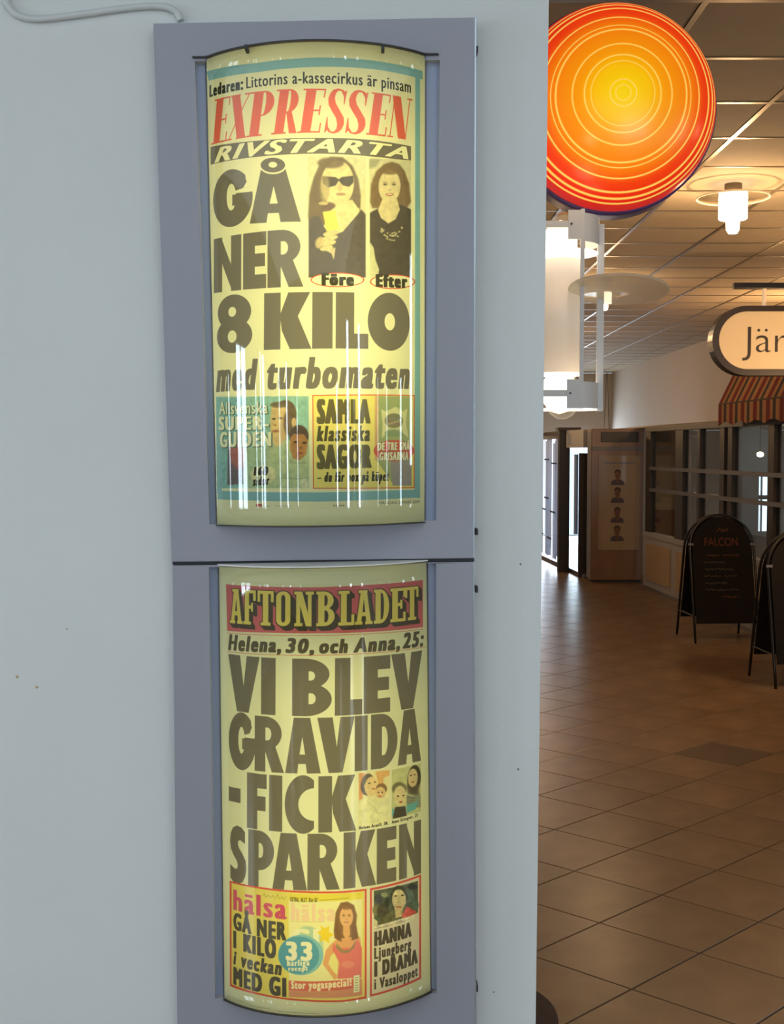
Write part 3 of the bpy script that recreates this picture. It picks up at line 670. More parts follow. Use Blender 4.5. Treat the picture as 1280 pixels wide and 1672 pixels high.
    P.poly([(523,1510),(530,1516),(538,1512),(537,1522),(546,1526),(537,1531),(538,1540),(529,1535),(522,1538),(524,1528),(518,1522),(525,1519)], (244, 214, 60))
    # woman on the cover
    P.poly([(545,1520),(548,1490),(556,1474),(567,1472),(578,1478),(583,1495),(581,1512),(585,1530),(572,1536),(556,1536),(546,1532)], (146, 110, 74), 1, 1)
    P.poly([(540,1542),(550,1533),(572,1530),(588,1530),(591,1560),(590,1596),(550,1598),(552,1572),(544,1560),(540,1580),(552,1594),(546,1600),(527,1574),(532,1552)], (232, 172, 116), 1, 1)
    P.poly([(544,1540),(552,1548),(572,1548),(584,1534),(591,1548),(590,1596),(551,1598),(555,1572),(543,1552)], (232, 128, 120), 1, 1)
    P.poly([(549,1540),(560,1552),(572,1550),(582,1534),(578,1548),(568,1556),(558,1556),(549,1548)], (150, 142, 96), .9, 1)
    P.poly([(536,1574),(540,1560),(546,1556),(552,1570),(550,1592),(544,1586)], (240, 232, 150), 1, 1)
    face(P, 565.5, 1497, 11, 17, (238, 188, 130), (146, 110, 74), smile=True)
    P.poly([(560,1512),(571,1512),(572,1526),(566,1536),(560,1526)], (234, 180, 122), 1, 1)
    P.poly([(549,1500),(553,1512),(558,1538),(550,1534),(546,1520)], (138, 102, 68), 1, 1); P.poly([(578,1498),(582,1512),(585,1532),(574,1536),(575,1514)], (138, 102, 68), 1, 1)
    P.el(568, 1575, 11, 6, (240, 160, 140), .7, 2)
    P.poly([(471.5,1602),(530,1603),(576,1600),(591,1597),(591.5,1625),(560,1629),(500,1629),(471.5,1628)], (222, 148, 116), .9, 1)
    P.poly([(471.5,1601),(530,1602),(577,1598),(577,1614),(530,1618),(471.5,1616)], (226, 112, 96), .9)
    P.text('Stor yogaspecial!', 475, 574, (1614, 1609), (1602, 1597), (248, 236, 190), bold=(2, 1)); P.line([(520,1622),(536,1622)], 1, (196, 170, 80))
    P.poly([(577.5,1593),(587,1591.5),(587,1619),(577.5,1621)], (240, 238, 196))
    for k in range(6): P.line([(579.5,1597+k*4),(585,1596+k*4)], .9, (110, 104, 84))
    P.poly(ell(491,1559.5,37,33), (140, 196, 200)); P.poly(ell(487.7,1559.6,33.5,30.5), (96, 164, 186))
    P.text('33', 466.5, 510, (1567, 1568), (1538, 1539), (246, 242, 206), bold=(5, 2))
    P.text('härliga', 468.5, 505.5, (1577, 1576.5), (1567, 1566.5), (240, 240, 204), bold=(2, 0)); P.text('recept', 470.5, 503, (1585.5, 1585), (1577.5, 1577), (240, 240, 204), bold=(2, 0))
    # skier box
    P.poly([(604,1450.6),(645,1441.5),(687.5,1427.5),(687.5,1598),(645,1616),(604,1627.5)], (220, 92, 84)); P.poly([(607,1453.5),(645,1445),(684.5,1432),(684.5,1595.5),(645,1612.5),(607,1623.5)], (232, 222, 194))
    P.poly([(610.5,1454.5),(645,1448),(682.5,1438),(682.5,1490),(645,1503),(611,1512)], (96, 104, 82))
    for (x, y, a, b, c) in [(618,1468,7,9,(84,86,92)),(628,1461,6,4,(164,168,130)),(614,1486,6,8,(140,136,92)),(625,1488,10,12,(88,82,64)),(668,1462,8,12,(110,128,120)),(677,1478,7,8,(96,116,100)),(674,1448,8,5,(70,74,76)),(632,1474,4,9,(60,66,50))]: P.el(x, y, a, b, c, .9, 2)
    P.poly([(655,1497),(664,1480),(680,1488),(680,1491),(660,1499)], (214, 96, 84), 1, 1); P.poly([(611,1500),(616,1504),(617,1510),(611,1512)], (222, 216, 170)); P.poly([(617,1504),(640,1486),(646,1502),(620,1509)], (120, 116, 78), 1, 2)
    P.el(651, 1465, 14, 19, (78, 80, 64), 1, 1); P.el(651.5, 1469, 11.5, 17, (222, 206, 160), 1, 1, -.05); P.poly([(644,1482),(658,1480),(656,1496),(646,1500)], (214, 194, 148), 1, 1)
    P.el(646, 1463, 2.2, 1.3, (84, 66, 50)); P.el(657, 1462, 2.2, 1.3, (84, 66, 50)); P.el(651, 1481, 5, 1.4, (170, 96, 80), .9); P.el(651,1473,1.6,1.2,(186,150,116))
    P.tone([(612,1456),(681,1500)], .10)
    P.line([(611,1517),(640,1509.5),(670,1500.5)], .7, (110, 100, 84), .8)
    B = (92, 84, 70)
    P.text('HANNA', 611, 672, (1544.5, 1528), (1522.5, 1506), B, bold=(4, 2))
    P.text('Ljungberg', 611, 671.5, (1566, 1549), (1548.5, 1531.5), B, bold=(2, 1))
    P.text('I DRAMA', 611, 682, (1594.5, 1571.5), (1571.5, 1550), B, bold=(4, 2))
    P.text('i Vasaloppet', 611, 682, (1615.5, 1592.5), (1599, 1577), B, bold=(2, 1))
    P.line([(388,1633),(400,1637)], .6, (150,146,120)); P.line([(402,1640),(420,1644),(441,1647)], .7, (130,126,100), .7); P.line([(452,1651),(480,1653.5),(520,1655)], .7, (130,126,100), .7)
draw_lower(Lo)

def print_material(name, im):
    m = bpy.data.materials.new(name); m.use_nodes = True; nt = m.node_tree; nt.nodes.clear()
    uvn = nt.nodes.new('ShaderNodeUVMap'); uvn.uv_map = 'UVMap'
    t = nt.nodes.new('ShaderNodeTexImage'); t.image = im; t.extension = 'EXTEND'
    d = nt.nodes.new('ShaderNodeBsdfDiffuse'); tr = nt.nodes.new('ShaderNodeBsdfTranslucent')
    mx = nt.nodes.new('ShaderNodeMixShader'); mx.inputs[0].default_value = .5; o = nt.nodes.new('ShaderNodeOutputMaterial')
    nt.links.new(uvn.outputs[0], t.inputs[0]); nt.links.new(t.outputs[0], d.inputs[0]); nt.links.new(t.outputs[0], tr.inputs[0])
    nt.links.new(d.outputs[0], mx.inputs[1]); nt.links.new(tr.outputs[0], mx.inputs[2]); nt.links.new(mx.outputs[0], o.inputs[0])
    return m
def curved(P, name, m, parent, off, th, nu=72, nv=24, margin=0.0):
    """curved sheet with thickness th, its front at off from the reference surface"""
    us = np.linspace(0, 1, nu+1); vs = np.linspace(0, 1, nv+1)
    U_, V_ = np.meshgrid(us, vs)
    front = P.surf(U_, V_, off).reshape(-1, 3)
    n = (nu+1)*(nv+1); verts = [tuple(p) for p in front]; faces = []
    for j in range(nv):
        for i in range(nu):
            a = j*(nu+1)+i; faces.append((a, a+nu+1, a+nu+2, a+1))
    if th > 0:
        back = P.surf(U_, V_, off-th).reshape(-1, 3); verts += [tuple(p) for p in back]
        for j in range(nv):
            for i in range(nu):
                a = n+j*(nu+1)+i; faces.append((a, a+1, a+nu+2, a+nu+1))
        rim = [i for i in range(nu+1)] + [j*(nu+1)+nu for j in range(1, nv+1)] + [nv*(nu+1)+i for i in range(nu-1, -1, -1)] + [j*(nu+1) for j in range(nv-1, 0, -1)]
        for a, b in zip(rim, rim[1:]+rim[:1]): faces.append((a, b, b+n, a+n))
    me = bpy.data.meshes.new(name); me.from_pydata(verts, [], faces); me.materials.append(m)
    uvl = me.uv_layers.new(name='UVMap'); uvs = np.stack([U_.ravel(), 1-V_.ravel()], -1)
    vi = np.empty(len(me.loops), int); me.loops.foreach_get('vertex_index', vi); uvl.data.foreach_set('uv', uvs[vi % n].ravel())
    me.polygons.foreach_set('use_smooth', [True]*len(me.polygons))
    o = bpy.data.objects.new(name, me); COL.objects.link(o)
    if parent is not None: attach(o, parent)
    return o

# ================================================================== THE SETTING
ZT = ZC + 1.538            # ceiling underside
YF = 24.0                  # far wall
XR = 4.4                   # long right wall above the shops
# near wall carrying the display cases: a slab ending in a free edge
def wall_solid():
    A = W(896, 0); B = W(874.5, 1672)
    s = (B.x-A.x)/(B.z-A.z)
    xe = lambda z: A.x + s*(z-A.z)
    fr = [(-6.0, D, 0), (xe(0), D, 0), (xe(ZT), D, ZT), (-6.0, D, ZT)]
    bm = bmesh.new(); prism(bm, fr, [(x, D+.14, z) for x, y, z in fr]); return bm
wall_front = mesh('wall_front', wall_solid(), M['wall']); setp(wall_front, kind='structure')
bm = bmesh.new(); bx(bm, -.12, .10, D+.14, 6.2, 0, ZT); wall_side = setp(mesh('wall_return', bm, M['wall']), kind='structure')
for (px, py, r, c) in [(28,1105,2.6,'b'),(60,1122,2.4,'b'),(109,1027,1.6,'b'),(850,921,1.8,'g'),(846,1256,1.8,'g'),(806,1620,1.2,'g')]:
    p = W(px, py, 0); bm = bmesh.new(); lathe(bm, [(0,-.0012),(r*D/F*.7,-.0012),(r*D/F,-.0002),(r*D/F,.0)], (p.x, D, p.z), 12, 'Y')
    mesh('filled_nail_hole', bm, M['beige'] if c == 'b' else M['rail'], wall_front)
# camera side room (out of the picture, seen only in reflections)
def pierced(name, fixed, axis, a0, a1, z0, z1, holes, t, m):
    """wall in the plane axis = fixed with window openings"""
    bm = bmesh.new(); cur = a0
    def b(p, q, r, s_):
        if q-p < 1e-4 or s_-r < 1e-4: return
        if axis == 'Y': bx(bm, p, q, fixed-t, fixed, r, s_)
        else: bx(bm, fixed-t, fixed, p, q, r, s_)
    for (p, q, r, s_) in sorted(holes):
        b(cur, p, z0, z1); b(p, q, z0, r); b(p, q, s_, z1); cur = q
    b(cur, a1, z0, z1)
    return setp(mesh(name, bm, m), kind='structure')
pierced('wall_back', -6.8, 'Y', -5.4-.0, 5.6, 0, ZT, BACKWIN, .12, M['wallback'])
pierced('wall_left', -5.4, 'X', -6.8, D, 0, ZT, LEFTWIN, .12, M['wallback'])
pierced('wall_right', 5.72, 'X', -6.92, 4.0, 0, ZT, RIGHTWIN, .12, M['wallback'])
# long right wall above the shop fronts, and the far wall with its glazed doorway
bm = bmesh.new(); bx(bm, XR, XR+.15, 4.0, YF, 2.0, ZT); setp(mesh('wall_upper', bm, M['plaster']), kind='structure')
bm = bmesh.new(); prism(bm, [(3.135,15.25,1.981),(3.135,16.9,1.981),(8.0,16.9,1.981),(8.0,5.6,1.981),(3.72,5.6,1.981)], [(3.135,15.25,2.0),(3.135,16.9,2.0),(8.0,16.9,2.0),(8.0,5.6,2.0),(3.72,5.6,2.0)]); setp(mesh('ceiling_shop', bm, M['plaster']), kind='structure')
bm = bmesh.new(); bx(bm, 7.9, 8.0, 4.0, 17.0, 0, 1.98); setp(mesh('wall_shop', bm, M['curtain']), kind='structure')
bm = bmesh.new(); bx(bm, 4.4, 8.0, 3.9, 4.0, 0, ZT); setp(mesh('wall_shop_near', bm, M['plaster']), kind='structure')
def holed_x(name, y, t, x0, x1, z0, z1, hole, m):
    bm = bmesh.new(); a, b, c, d = hole
    bx(bm, x0, a, y, y+t, z0, z1); bx(bm, b, x1, y, y+t, z0, z1)
    if c > z0: bx(bm, a, b, y, y+t, z0, c)
    bx(bm, a, b, y, y+t, d, z1)
    return setp(mesh(name, bm, m), kind='structure')
holed_x('wall_far', YF, .15, -2.0, XR+.15, 0, ZT, (2.75, 4.25, 0.0, 1.96), M['plaster'])
w0 = at_y(1238, 868, 16.9); w1 = at_y(1262, 772, 16.9)
holed_x('wall_shop_end', 16.9, .12, 3.22, 8.0, 0, 1.98, (w0.x, w1.x, w0.z, w1.z), M['plaster'])
win = setp(box('window_1', M['rail'], None, w0.x, w1.x, 16.9, 16.94, (w0.z+w1.z)/2+.04, (w0.z+w1.z)/2+.10), kind='structure')
box('mullion', M['rail'], win, w0.x+.03, w0.x+.05, 16.9, 16.94, w0.z, w1.z)
bm = bmesh.new(); bx(bm, -2.15, -2.0, 6.2, YF+.15, 0, ZT); setp(mesh('wall_hall_left', bm, M['plaster']), kind='structure')
bm = bmesh.new(); bx(bm, -2.15, -.12, 6.05, 6.2, 0, ZT); setp(mesh('wall_hall_near', bm, M['plaster']), kind='structure')

# floor: bed plus diagonal stone tiles
fl = setp(box('floor', M['grout'], None, -6.0, 8.0, -6.9, YF+.1, -.12, -.006), kind='structure')
S = .392
e1 = Vector((math.cos(math.radians(43.5)), math.sin(math.radians(43.5)))); e2 = Vector((math.cos(math.radians(-41.5)), math.sin(math.radians(-41.5))))
O_ = on_z(1031, 1615); O_ = Vector((O_.x, O_.y))          # a joint crossing seen in the foreground
g = .005
def tile_bm(s=1):
    bm = bmesh.new(); a, b = e1*(S*s-g), e2*(S*s-g); o = (e1+e2)*(g/2)
    P = [o, o+b, o+a+b, o+a]
    lo = [bm.verts.new((p.x, p.y, -.012)) for p in P]
    c = (o+(a+b)/2); hi_ = [bm.verts.new((c.x+(p.x-c.x)*.992, c.y+(p.y-c.y)*.992, 0)) for p in P]; mid = [bm.verts.new((p.x, p.y, -.0016)) for p in P]
    bm.faces.new(hi_)
    for i in range(4):
        j = (i+1) % 4; bm.faces.new((lo[i], lo[j], mid[j], mid[i])); bm.faces.new((mid[i], mid[j], hi_[j], hi_[i]))
    return bm
t0 = mesh('tile', tile_bm(), M['tile']); tme = t0.data; bpy.data.objects.remove(t0)
tdk = tme.copy(); tdk.materials.clear(); tdk.materials.append(M['tiledark'])
dk = on_z(1165, 1243)
cand = []
for i in range(-30, 60):
    for j in range(-60, 60):
        p = O_ + e1*(S*i) + e2*(S*j); c = p + (e1+e2)*(S/2)
        if c.y < 2.7 or c.y > 15.2 or c.x < .1 or c.x > 3.6 or c.x > .36*c.y+.35: continue
        cand.append((c.length, i, j, p, c))
cand.sort(key=lambda q: q[0])
near = set()
for _, i, j, p, c in cand[:300]:
    me = tdk if (Vector((dk.x, dk.y))-c).length < S*.5 else tme
    o = bpy.data.objects.new('tile', me); COL.objects.link(o); o.location = (p.x, p.y, 0); o.parent = fl; o.matrix_parent_inverse = Matrix.Identity(4)
    near.add((i, j))
bm = bmesh.new()
for i in range(-40, 75):
    for j in range(-75, 75):
        p = O_ + e1*(S*i) + e2*(S*j); c = p + (e1+e2)*(S/2)
        if (i, j) in near or c.x < -5.6 or c.x > 7.6 or c.y < -6.4 or c.y > 23.8: continue
        a, b = e1*(S-g), e2*(S-g); o = p+(e1+e2)*(g/2)
        P = [o, o+b, o+a+b, o+a]
        lo = [bm.verts.new((q.x, q.y, -.008)) for q in P]; hi_ = [bm.verts.new((q.x, q.y, 0)) for q in P]
        bm.faces.new(hi_)
        for k in range(4): bm.faces.new((lo[k], lo[(k+1)%4], hi_[(k+1)%4], hi_[k]))
setp(mesh('far_tiles', bm, M['tile'], fl), kind='stuff')

# ceiling: deck, exposed bars, loose panels
ce = setp(box('ceiling', M['dark'], None, -6.0, 8.0, -6.9, YF+.15, ZT+.03, ZT+.15), kind='structure')
y0 = 1.538*F/(HOR-107) ; sy = .6; sx = .60
xl = 1.09*1.538            # a lengthwise bar
def pane_bm(w, d):
    bm = bmesh.new(); bx(bm, -w/2+.012, w/2-.012, -d/2+.012, d/2-.012, ZT, ZT+.02, .003); return bm
p0 = mesh('panel', pane_bm(sx, sy), M['ceil']); pme = p0.data; bpy.data.objects.remove(p0)
far = bmesh.new()
for i in range(-6, 32):
    for j in range(-12, 12):
        cx = xl + sx*(j+.5); cy = y0 + sy*(i+.5)
        if cy > YF-.2 or cx > XR+.2 or cx < -2.0 or (cx < .1 and cy < 6.5): continue
        if cx > .3 and cx < .345*cy+.3 and 3.4 < cy < 15:
            o = bpy.data.objects.new('panel', pme); COL.objects.link(o); o.location = (cx, cy, 0); o.parent = ce
        else:
            bx(far, cx-sx/2+.012, cx+sx/2-.012, cy-sy/2+.012, cy+sy/2-.012, ZT, ZT+.02)
setp(mesh('far_panels', far, M['ceil'], ce), kind='stuff')
for i in range(-4, 32):
    y = y0+sy*i
    if y < YF: box('cross_bar', M['tbar'], ce, -2.0, XR, y-.012, y+.012, ZT-.003, ZT+.004)
for j in range(-6, 8):
    x = xl+sx*j
    if x < XR: box('lengthwise_bar', M['tbar'], ce, x-.012, x+.012, 1.0 if x > .1 else 6.2, YF, ZT-.0035, ZT+.0045)
setp(box('ceiling_front', M['wallback'], None, -5.4, 5.6, -6.8, .6, ZT+.001, ZT+.02), kind='structure')

# ================================================================== NEWS DISPLAY CASES
def lerpw(a, b, t): return a + (b-a)*t
def case(label, outer, inner, place, lens, top_plate):
    """outer / inner: traced corners TL TR BR BL of the face plate and its opening"""
    dep = .036
    c0 = (W(*outer[0])+W(*outer[2]))/2
    root = empty('news_display_case', (c0.x, D, W(*outer[2]).z), label, 'display case', None)
    O4 = [W(*p, dep) for p in outer]; I4 = [W(*p, dep) for p in inner]
    bm = bmesh.new(); t = Vector((0, .004, 0))
    of = [bm.verts.new(p) for p in O4]; inn = [bm.verts.new(p) for p in I4]
    ob = [bm.verts.new((p.x, D, p.z)) for p in O4]; ib = [bm.verts.new((p.x, D-.012, p.z)) for p in I4]
    for i in range(4):
        j = (i+1) % 4
        bm.faces.new((of[i], of[j], inn[j], inn[i])); bm.faces.new((of[i], ob[i], ob[j], of[j])); bm.faces.new((inn[i], inn[j], ib[j], ib[i])); bm.faces.new((ob[i], ib[i], ib[j], ob[j]))
    bmesh.ops.recalc_face_normals(bm, faces=bm.faces)
    es = [e for e in bm.edges if all(v in of for v in e.verts)]
    bmesh.ops.bevel(bm, geom=es, offset=.0015, segments=2, affect='EDGES')
    mesh('face_plate', bm, M['frame'], root)
    # blue-grey inner strips to either side of the lens, and the white reflector behind the paper
    q0 = [np.array(W(*p, .035)) for p in lens]
    for s_, (a, b) in ((-1, (0, 3)), (1, (1, 2))):
        e0, e3 = I4[a], I4[b]; l0, l3 = Vector(q0[a]), Vector(q0[b]); o_ = .002*s_
        f4 = [(e0.x+s_*.004, D-.022, e0.z), (l0.x-s_*.008, D-.022, l0.z), (l3.x-s_*.008, D-.022, l3.z), (e3.x+s_*.004, D-.022, e3.z)]
        bm = bmesh.new(); prism(bm, f4, [(x, D-.013, z) for x, y, z in f4]); mesh('inner_strip', bm, M['recess'], root)
    bm = bmesh.new(); f4 = [(p.x, D-.006, p.z) for p in I4]; prism(bm, f4, [(x, D-.001, z) for x, y, z in f4]); mesh('reflector', bm, M['white_in'], root)
    # fluorescent tube
    tx = W(place[0], 700, 0).x
    m_t = mat('tube_glow', (1, .95, .6, 1), .5, emis=(1, .86, .38, 1), estr=place[3])
    bm = bmesh.new(); z0 = W(520, place[2]).z; z1 = W(520, place[1]).z
    lathe(bm, [(0, z0), (.013, z0), (.013, z1), (0, z1)], (tx, D-.040, 0), 16); mesh('light_tube', bm, m_t, root)
    for z in (z0-.012, z1):
        bm = bmesh.new(); lathe(bm, [(0, z), (.014, z), (.014, z+.012), (0, z+.012)], (tx, D-.040, 0), 16); mesh('tube_socket', bm, M['white_in'], root)
    return root
def end_plate(P, v, parent, name, m, over=.004, th=.0022, wing=0.0, depth_in=.01):
    """thin segment-shaped plate closing the end of the lens"""
    us = np.linspace(0, 1, 49); arc = P.surf(us, np.full(49, v), over)
    pts = [Vector(p) for p in arc]
    yb = D-.026
    if wing > 0:
      pts = [Vector((pts[0].x-wing, yb-.016, pts[0].z)), Vector((pts[0].x-.001, yb-.016, pts[0].z))] + pts[1:-1] + [Vector((pts[-1].x+.001, yb-.016, pts[-1].z)), Vector((pts[-1].x+wing, yb-.016, pts[-1].z))]
    else: pts = [Vector((p.x, min(p.y, 9), p.z)) for p in pts]
    if False: pts = [Vector((pts[0].x-wing, yb-.016, pts[0].z)), Vector((pts[0].x-.004, pts[0].y-.001, pts[0].z))] + pts[1:-1] + [Vector((pts[-1].x+.004, pts[-1].y-.001, pts[-1].z)), Vector((pts[-1].x+wing, yb-.016, pts[-1].z))]
    pts += [Vector((pts[-1].x, yb+depth_in, pts[-1].z)), Vector((pts[0].x, yb+depth_in, pts[0].z))]
    bm = bmesh.new(); s_ = Vector((0, 0, th)); prism(bm, [p for p in pts], [p+s_ for p in pts]); return mesh(name, bm, m, parent)
up_case = case('upper grey metal news display case with the blue-bordered placard', [(250,38),(777,28),(774,911.5),(280,917.5)], [(318,100),(718,98),(712,850),(342,856.5)],
               (537, 185, 700, 11.0), [(337,97),(694,92),(693,851),(354.5,856)], True)
lo_case = case('lower grey metal news display case with the red-mastheaded placard', [(281.5,923.5),(774,917.5),(778,1735),(290,1735)], [(341,926),(712,919),(713,1622),(351,1630)],
               (535, 1050, 1570, 6.6), [(357.5,925),(696.5,918),(702.5,1618),(366.5,1630)], False)
curved(U, 'lens_cover', M['cover'], up_case, .0030, .0012)
curved(Lo, 'lens_cover', M['cover'], lo_case, .0030, .0012)
end_plate(U, -.0015, up_case, 'top_cap', M['dark'], .0045, .0026, .022)
end_plate(U, 1.0035, up_case, 'bottom_cap', M['dark'], .0035, .0018, .0)
end_plate(Lo, -.003, lo_case, 'top_cap', M['white_in'], .0035, .002, .0)
end_plate(Lo, 1.0035, lo_case, 'bottom_cap', M['dark'], .0035, .0018, .0)
im_u = U.image('placard_print_upper'); im_l = Lo.image('placard_print_lower')
pu = curved(U, 'news_placard', print_material('placard_print_upper', im_u), None, 0.0, 0.0)
setp(pu, 'backlit placard reading EXPRESSEN and GÅ NER 8 KILO in the upper case', 'poster')
pl_ = curved(Lo, 'news_placard', print_material('placard_print_lower', im_l), None, 0.0, 0.0)
setp(pl_, 'backlit placard reading AFTONBLADET and VI BLEV GRAVIDA in the lower case', 'poster')
# dark gasket lines down both sides of each lens
for P, root, A, B in ((U, up_case, (336,99), (353.5,856)), (U, up_case, (695,94), (694,851)), (Lo, lo_case, (356.5,926), (365.5,1630)), (Lo, lo_case, (697.5,919), (703.5,1618))):
    bm = bmesh.new(); tube(bm, [W(*A, .0345), W(*B, .0345)], .0016, 8); mesh('gasket', bm, M['dark'], root)
for px, py in ((402, 77), (625, 77)):
    p = W(px, py, .115); bm = bmesh.new(); bx(bm, p.x-.003, p.x+.003, p.y-.004, p.y+.02, p.z-.005, p.z+.004, .001); mesh('clip', bm, M['dark'], up_case)
for root, ys in ((up_case, (82, 868)), (lo_case, (962, 1612))):
    for py in ys:
        p = W(778, py, .02); bm = bmesh.new(); bx(bm, p.x-.003, p.x+.0025, p.y-.008, p.y+.02, p.z-.006, p.z+.006, .001); mesh('side_latch', bm, M['dark'], root)
bm = bmesh.new(); prism(bm, [W(282,917,.030), W(774,911,.030), W(774,916,.030), W(282,922,.030)], [Vector((p.x, D-.002, p.z)) for p in (W(282,917), W(774,911), W(774,916), W(282,922))])
mesh('shadow_gap_strip', bm, M['seam'], lo_case)
for root, P4 in ((up_case, [(775.2,29),(777.6,29),(774.6,911),(772.2,911)]), (lo_case, [(772.2,918.5),(774.6,918.5),(778.2,1730),(775.8,1730)])):
    bm = bmesh.new(); prism(bm, [W(*p, .0372) for p in P4], [W(*p, .0355) for p in P4]); mesh('edge_trim', bm, M['chrome'], root)  # highlight along the right frame edge, laid on as a bright strip
# cable fixed to the wall
cp = [(6,-12),(11,4),(20,18),(34,27),(60,31),(105,27),(150,21),(200,14),(245,10),(272,12),(288,20),(295,34)]
bm = bmesh.new(); tube(bm, smoothpts([W(x, y, .0065) for x, y in cp], 6), .0062, 12)
setp(mesh('cable', bm, M['cable'], None, True), 'pale cable clipped along the wall above the upper display case', 'cable')

# ================================================================== LAMPS AND SIGNS OF THE HALL
# large striped dome lamp
YD = 4.1; kd = YD/F
c = at_y(1001, 177, YD); R = 164*kd
dome = empty('dome_lamp', c, 'large round dome lamp with red and orange rings and a yellow centre', 'lamp')
m = bpy.data.materials.new('ringed_acrylic'); m.use_nodes = True; nt = m.node_tree; b = nt.nodes['Principled BSDF']
tcn = nt.nodes.new('ShaderNodeTexCoord'); sp = nt.nodes.new('ShaderNodeSeparateXYZ'); cb = nt.nodes.new('ShaderNodeCombineXYZ')
sb = nt.nodes.new('ShaderNodeVectorMath'); sb.operation = 'SUBTRACT'; sb.inputs[1].default_value = (c.x, c.y, c.z)
ln = nt.nodes.new('ShaderNodeVectorMath'); ln.operation = 'LENGTH'; dv = nt.nodes.new('ShaderNodeMath'); dv.operation = 'DIVIDE'; dv.inputs[1].default_value = R
nt.links.new(tcn.outputs['Object'], sb.inputs[0]); nt.links.new(sb.outputs[0], sp.inputs[0]); nt.links.new(sp.outputs[0], cb.inputs[0]); nt.links.new(sp.outputs[2], cb.inputs[2])
nt.links.new(cb.outputs[0], ln.inputs[0]); nt.links.new(ln.outputs['Value'], dv.inputs[0])
rp = nt.nodes.new('ShaderNodeValToRGB'); el_ = rp.color_ramp.elements
for k, (pos, col) in enumerate([(0, srgb(238,206,10)), (.25, srgb(240,186,8)), (.40, srgb(240,150,10)), (.68, srgb(238,120,10)), (.80, srgb(232,62,14)), (.93, srgb(222,40,16)), (.985, srgb(196,40,36))]):
    e = el_[k] if k < 2 else el_.new(pos); e.position = pos; e.color = col
nt.links.new(dv.outputs[0], rp.inputs[0])
acc = None
for (r0, w_) in [(.072,.006),(.125,.008),(.30,.006),(.36,.010),(.47,.010),(.62,.012),(.665,.007),(.755,.010),(.868,.012),(.918,.012),(.955,.008)]:
    s1 = nt.nodes.new('ShaderNodeMath'); s1.operation = 'SUBTRACT'; s1.inputs[1].default_value = r0; nt.links.new(dv.outputs[0], s1.inputs[0])
    s2 = nt.nodes.new('ShaderNodeMath'); s2.operation = 'ABSOLUTE'; nt.links.new(s1.outputs[0], s2.inputs[0])
    s3 = nt.nodes.new('ShaderNodeMapRange'); s3.inputs[1].default_value = w_*.35; s3.inputs[2].default_value = w_; s3.inputs[3].default_value = .9; s3.inputs[4].default_value = 0; nt.links.new(s2.outputs[0], s3.inputs[0])
    if acc is None: acc = s3.outputs[0]
    else:
        mm = nt.nodes.new('ShaderNodeMath'); mm.operation = 'MAXIMUM'; nt.links.new(acc, mm.inputs[0]); nt.links.new(s3.outputs[0], mm.inputs[1]); acc = mm.outputs[0]
mxc = nt.nodes.new('ShaderNodeMix'); mxc.data_type = 'RGBA'; nt.links.new(acc, mxc.inputs[0]); nt.links.new(rp.outputs[0], mxc.inputs[6]); mxc.inputs[7].default_value = srgb(255, 208, 96)
nt.links.new(mxc.outputs[2], b.inputs['Base Color']); nt.links.new(mxc.outputs[2], b.inputs['Emission Color']); b.inputs['Emission Strength'].default_value = .74
b.inputs['Roughness'].default_value = .25
bm = bmesh.new(); B_ = .18
prof = [(R*math.sin(a*PI/2/24), -B_*math.cos(a*PI/2/24)) for a in range(25)]
lathe(bm, prof + [(R*.985, .004), (0, .004)], c, 96, 'Y'); d_ = mesh('dome_shade', bm, m, dome, True); d_.data.polygons.foreach_set('use_smooth', [True]*len(d_.data.polygons))
bm = bmesh.new(); lathe(bm, [(R*.99, .006), (R*1.018, .006), (R*1.022, .02), (R*1.022, .115), (R*.9, .125), (0, .125)], c, 96, 'Y')
mesh('violet_rim', bm, mat('violet_rim', srgb(84, 66, 128), .4), dome, True)
bm = bmesh.new(); tube(bm, [(c.x, c.y+.07, c.z), (c.x, c.y+.16, c.z), (.105, c.y+.16, c.z)], .014, 10); mesh('wall_bracket', bm, M['white'], dome)

# tall white wall lantern at the free edge of the wall
YL = 3.7; kl = YL/F
sc_c = at_y(915, 520, YL)
lan = empty('wall_lantern', (sc_c.x, YL, at_y(915, 690, YL).z), 'tall white wall lantern with glowing globes, bands and a tilted glass disc', 'lamp')
def LZ(py): return at_y(915, py, YL).z
def LX(px, py=520): return at_y(px, py, YL).x
X0 = LX(914)
rs = 33*kl
bm = bmesh.new(); lathe(bm, [(rs*.93, LZ(607)), (rs, LZ(611)), (rs, LZ(425)), (rs*.93, LZ(428)), (rs*.93, LZ(607))], (X0, YL, 0), 48); mesh('cylinder_shade', bm, M['shade'], lan, True)
bm = bmesh.new(); lathe(bm, [(0, LZ(614)), (rs*1.0, LZ(614)), (rs*1.0, LZ(609)), (0, LZ(609))], (X0, YL, 0), 48); mesh('lower_flange', bm, M['diffuser'], lan, True)
def globe(cz, up, name):
    bm = bmesh.new(); r = 30*kl; prof = []
    for i in range(15):
        a = PI*.5*i/14; prof.append((r*math.cos(a), up*r*1.22*math.sin(a)))
    prof = [(rs*.62, -up*34*kl), (rs*.7, -up*26*kl), (r*.93, -up*10*kl)] + prof
    bm2 = bmesh.new(); lathe(bm2, [(max(a, 0 if a > 1e-5 else 0), b+cz) for a, b in prof], (X0+5*kl, YL, 0), 40); bm.free(); return mesh(name, bm2, M['globe'], lan, True)
M['globe'] = sheet('globe_glass', (1, .95, .86, 1), .05, .08)
M['globeinner'] = mat('globe_glow', (1, .93, .8, 1), .4, emis=(1, .84, .62, 1), estr=2.2)
globe(LZ(384), 1, 'upper_globe'); globe(LZ(648), -1, 'lower_globe')
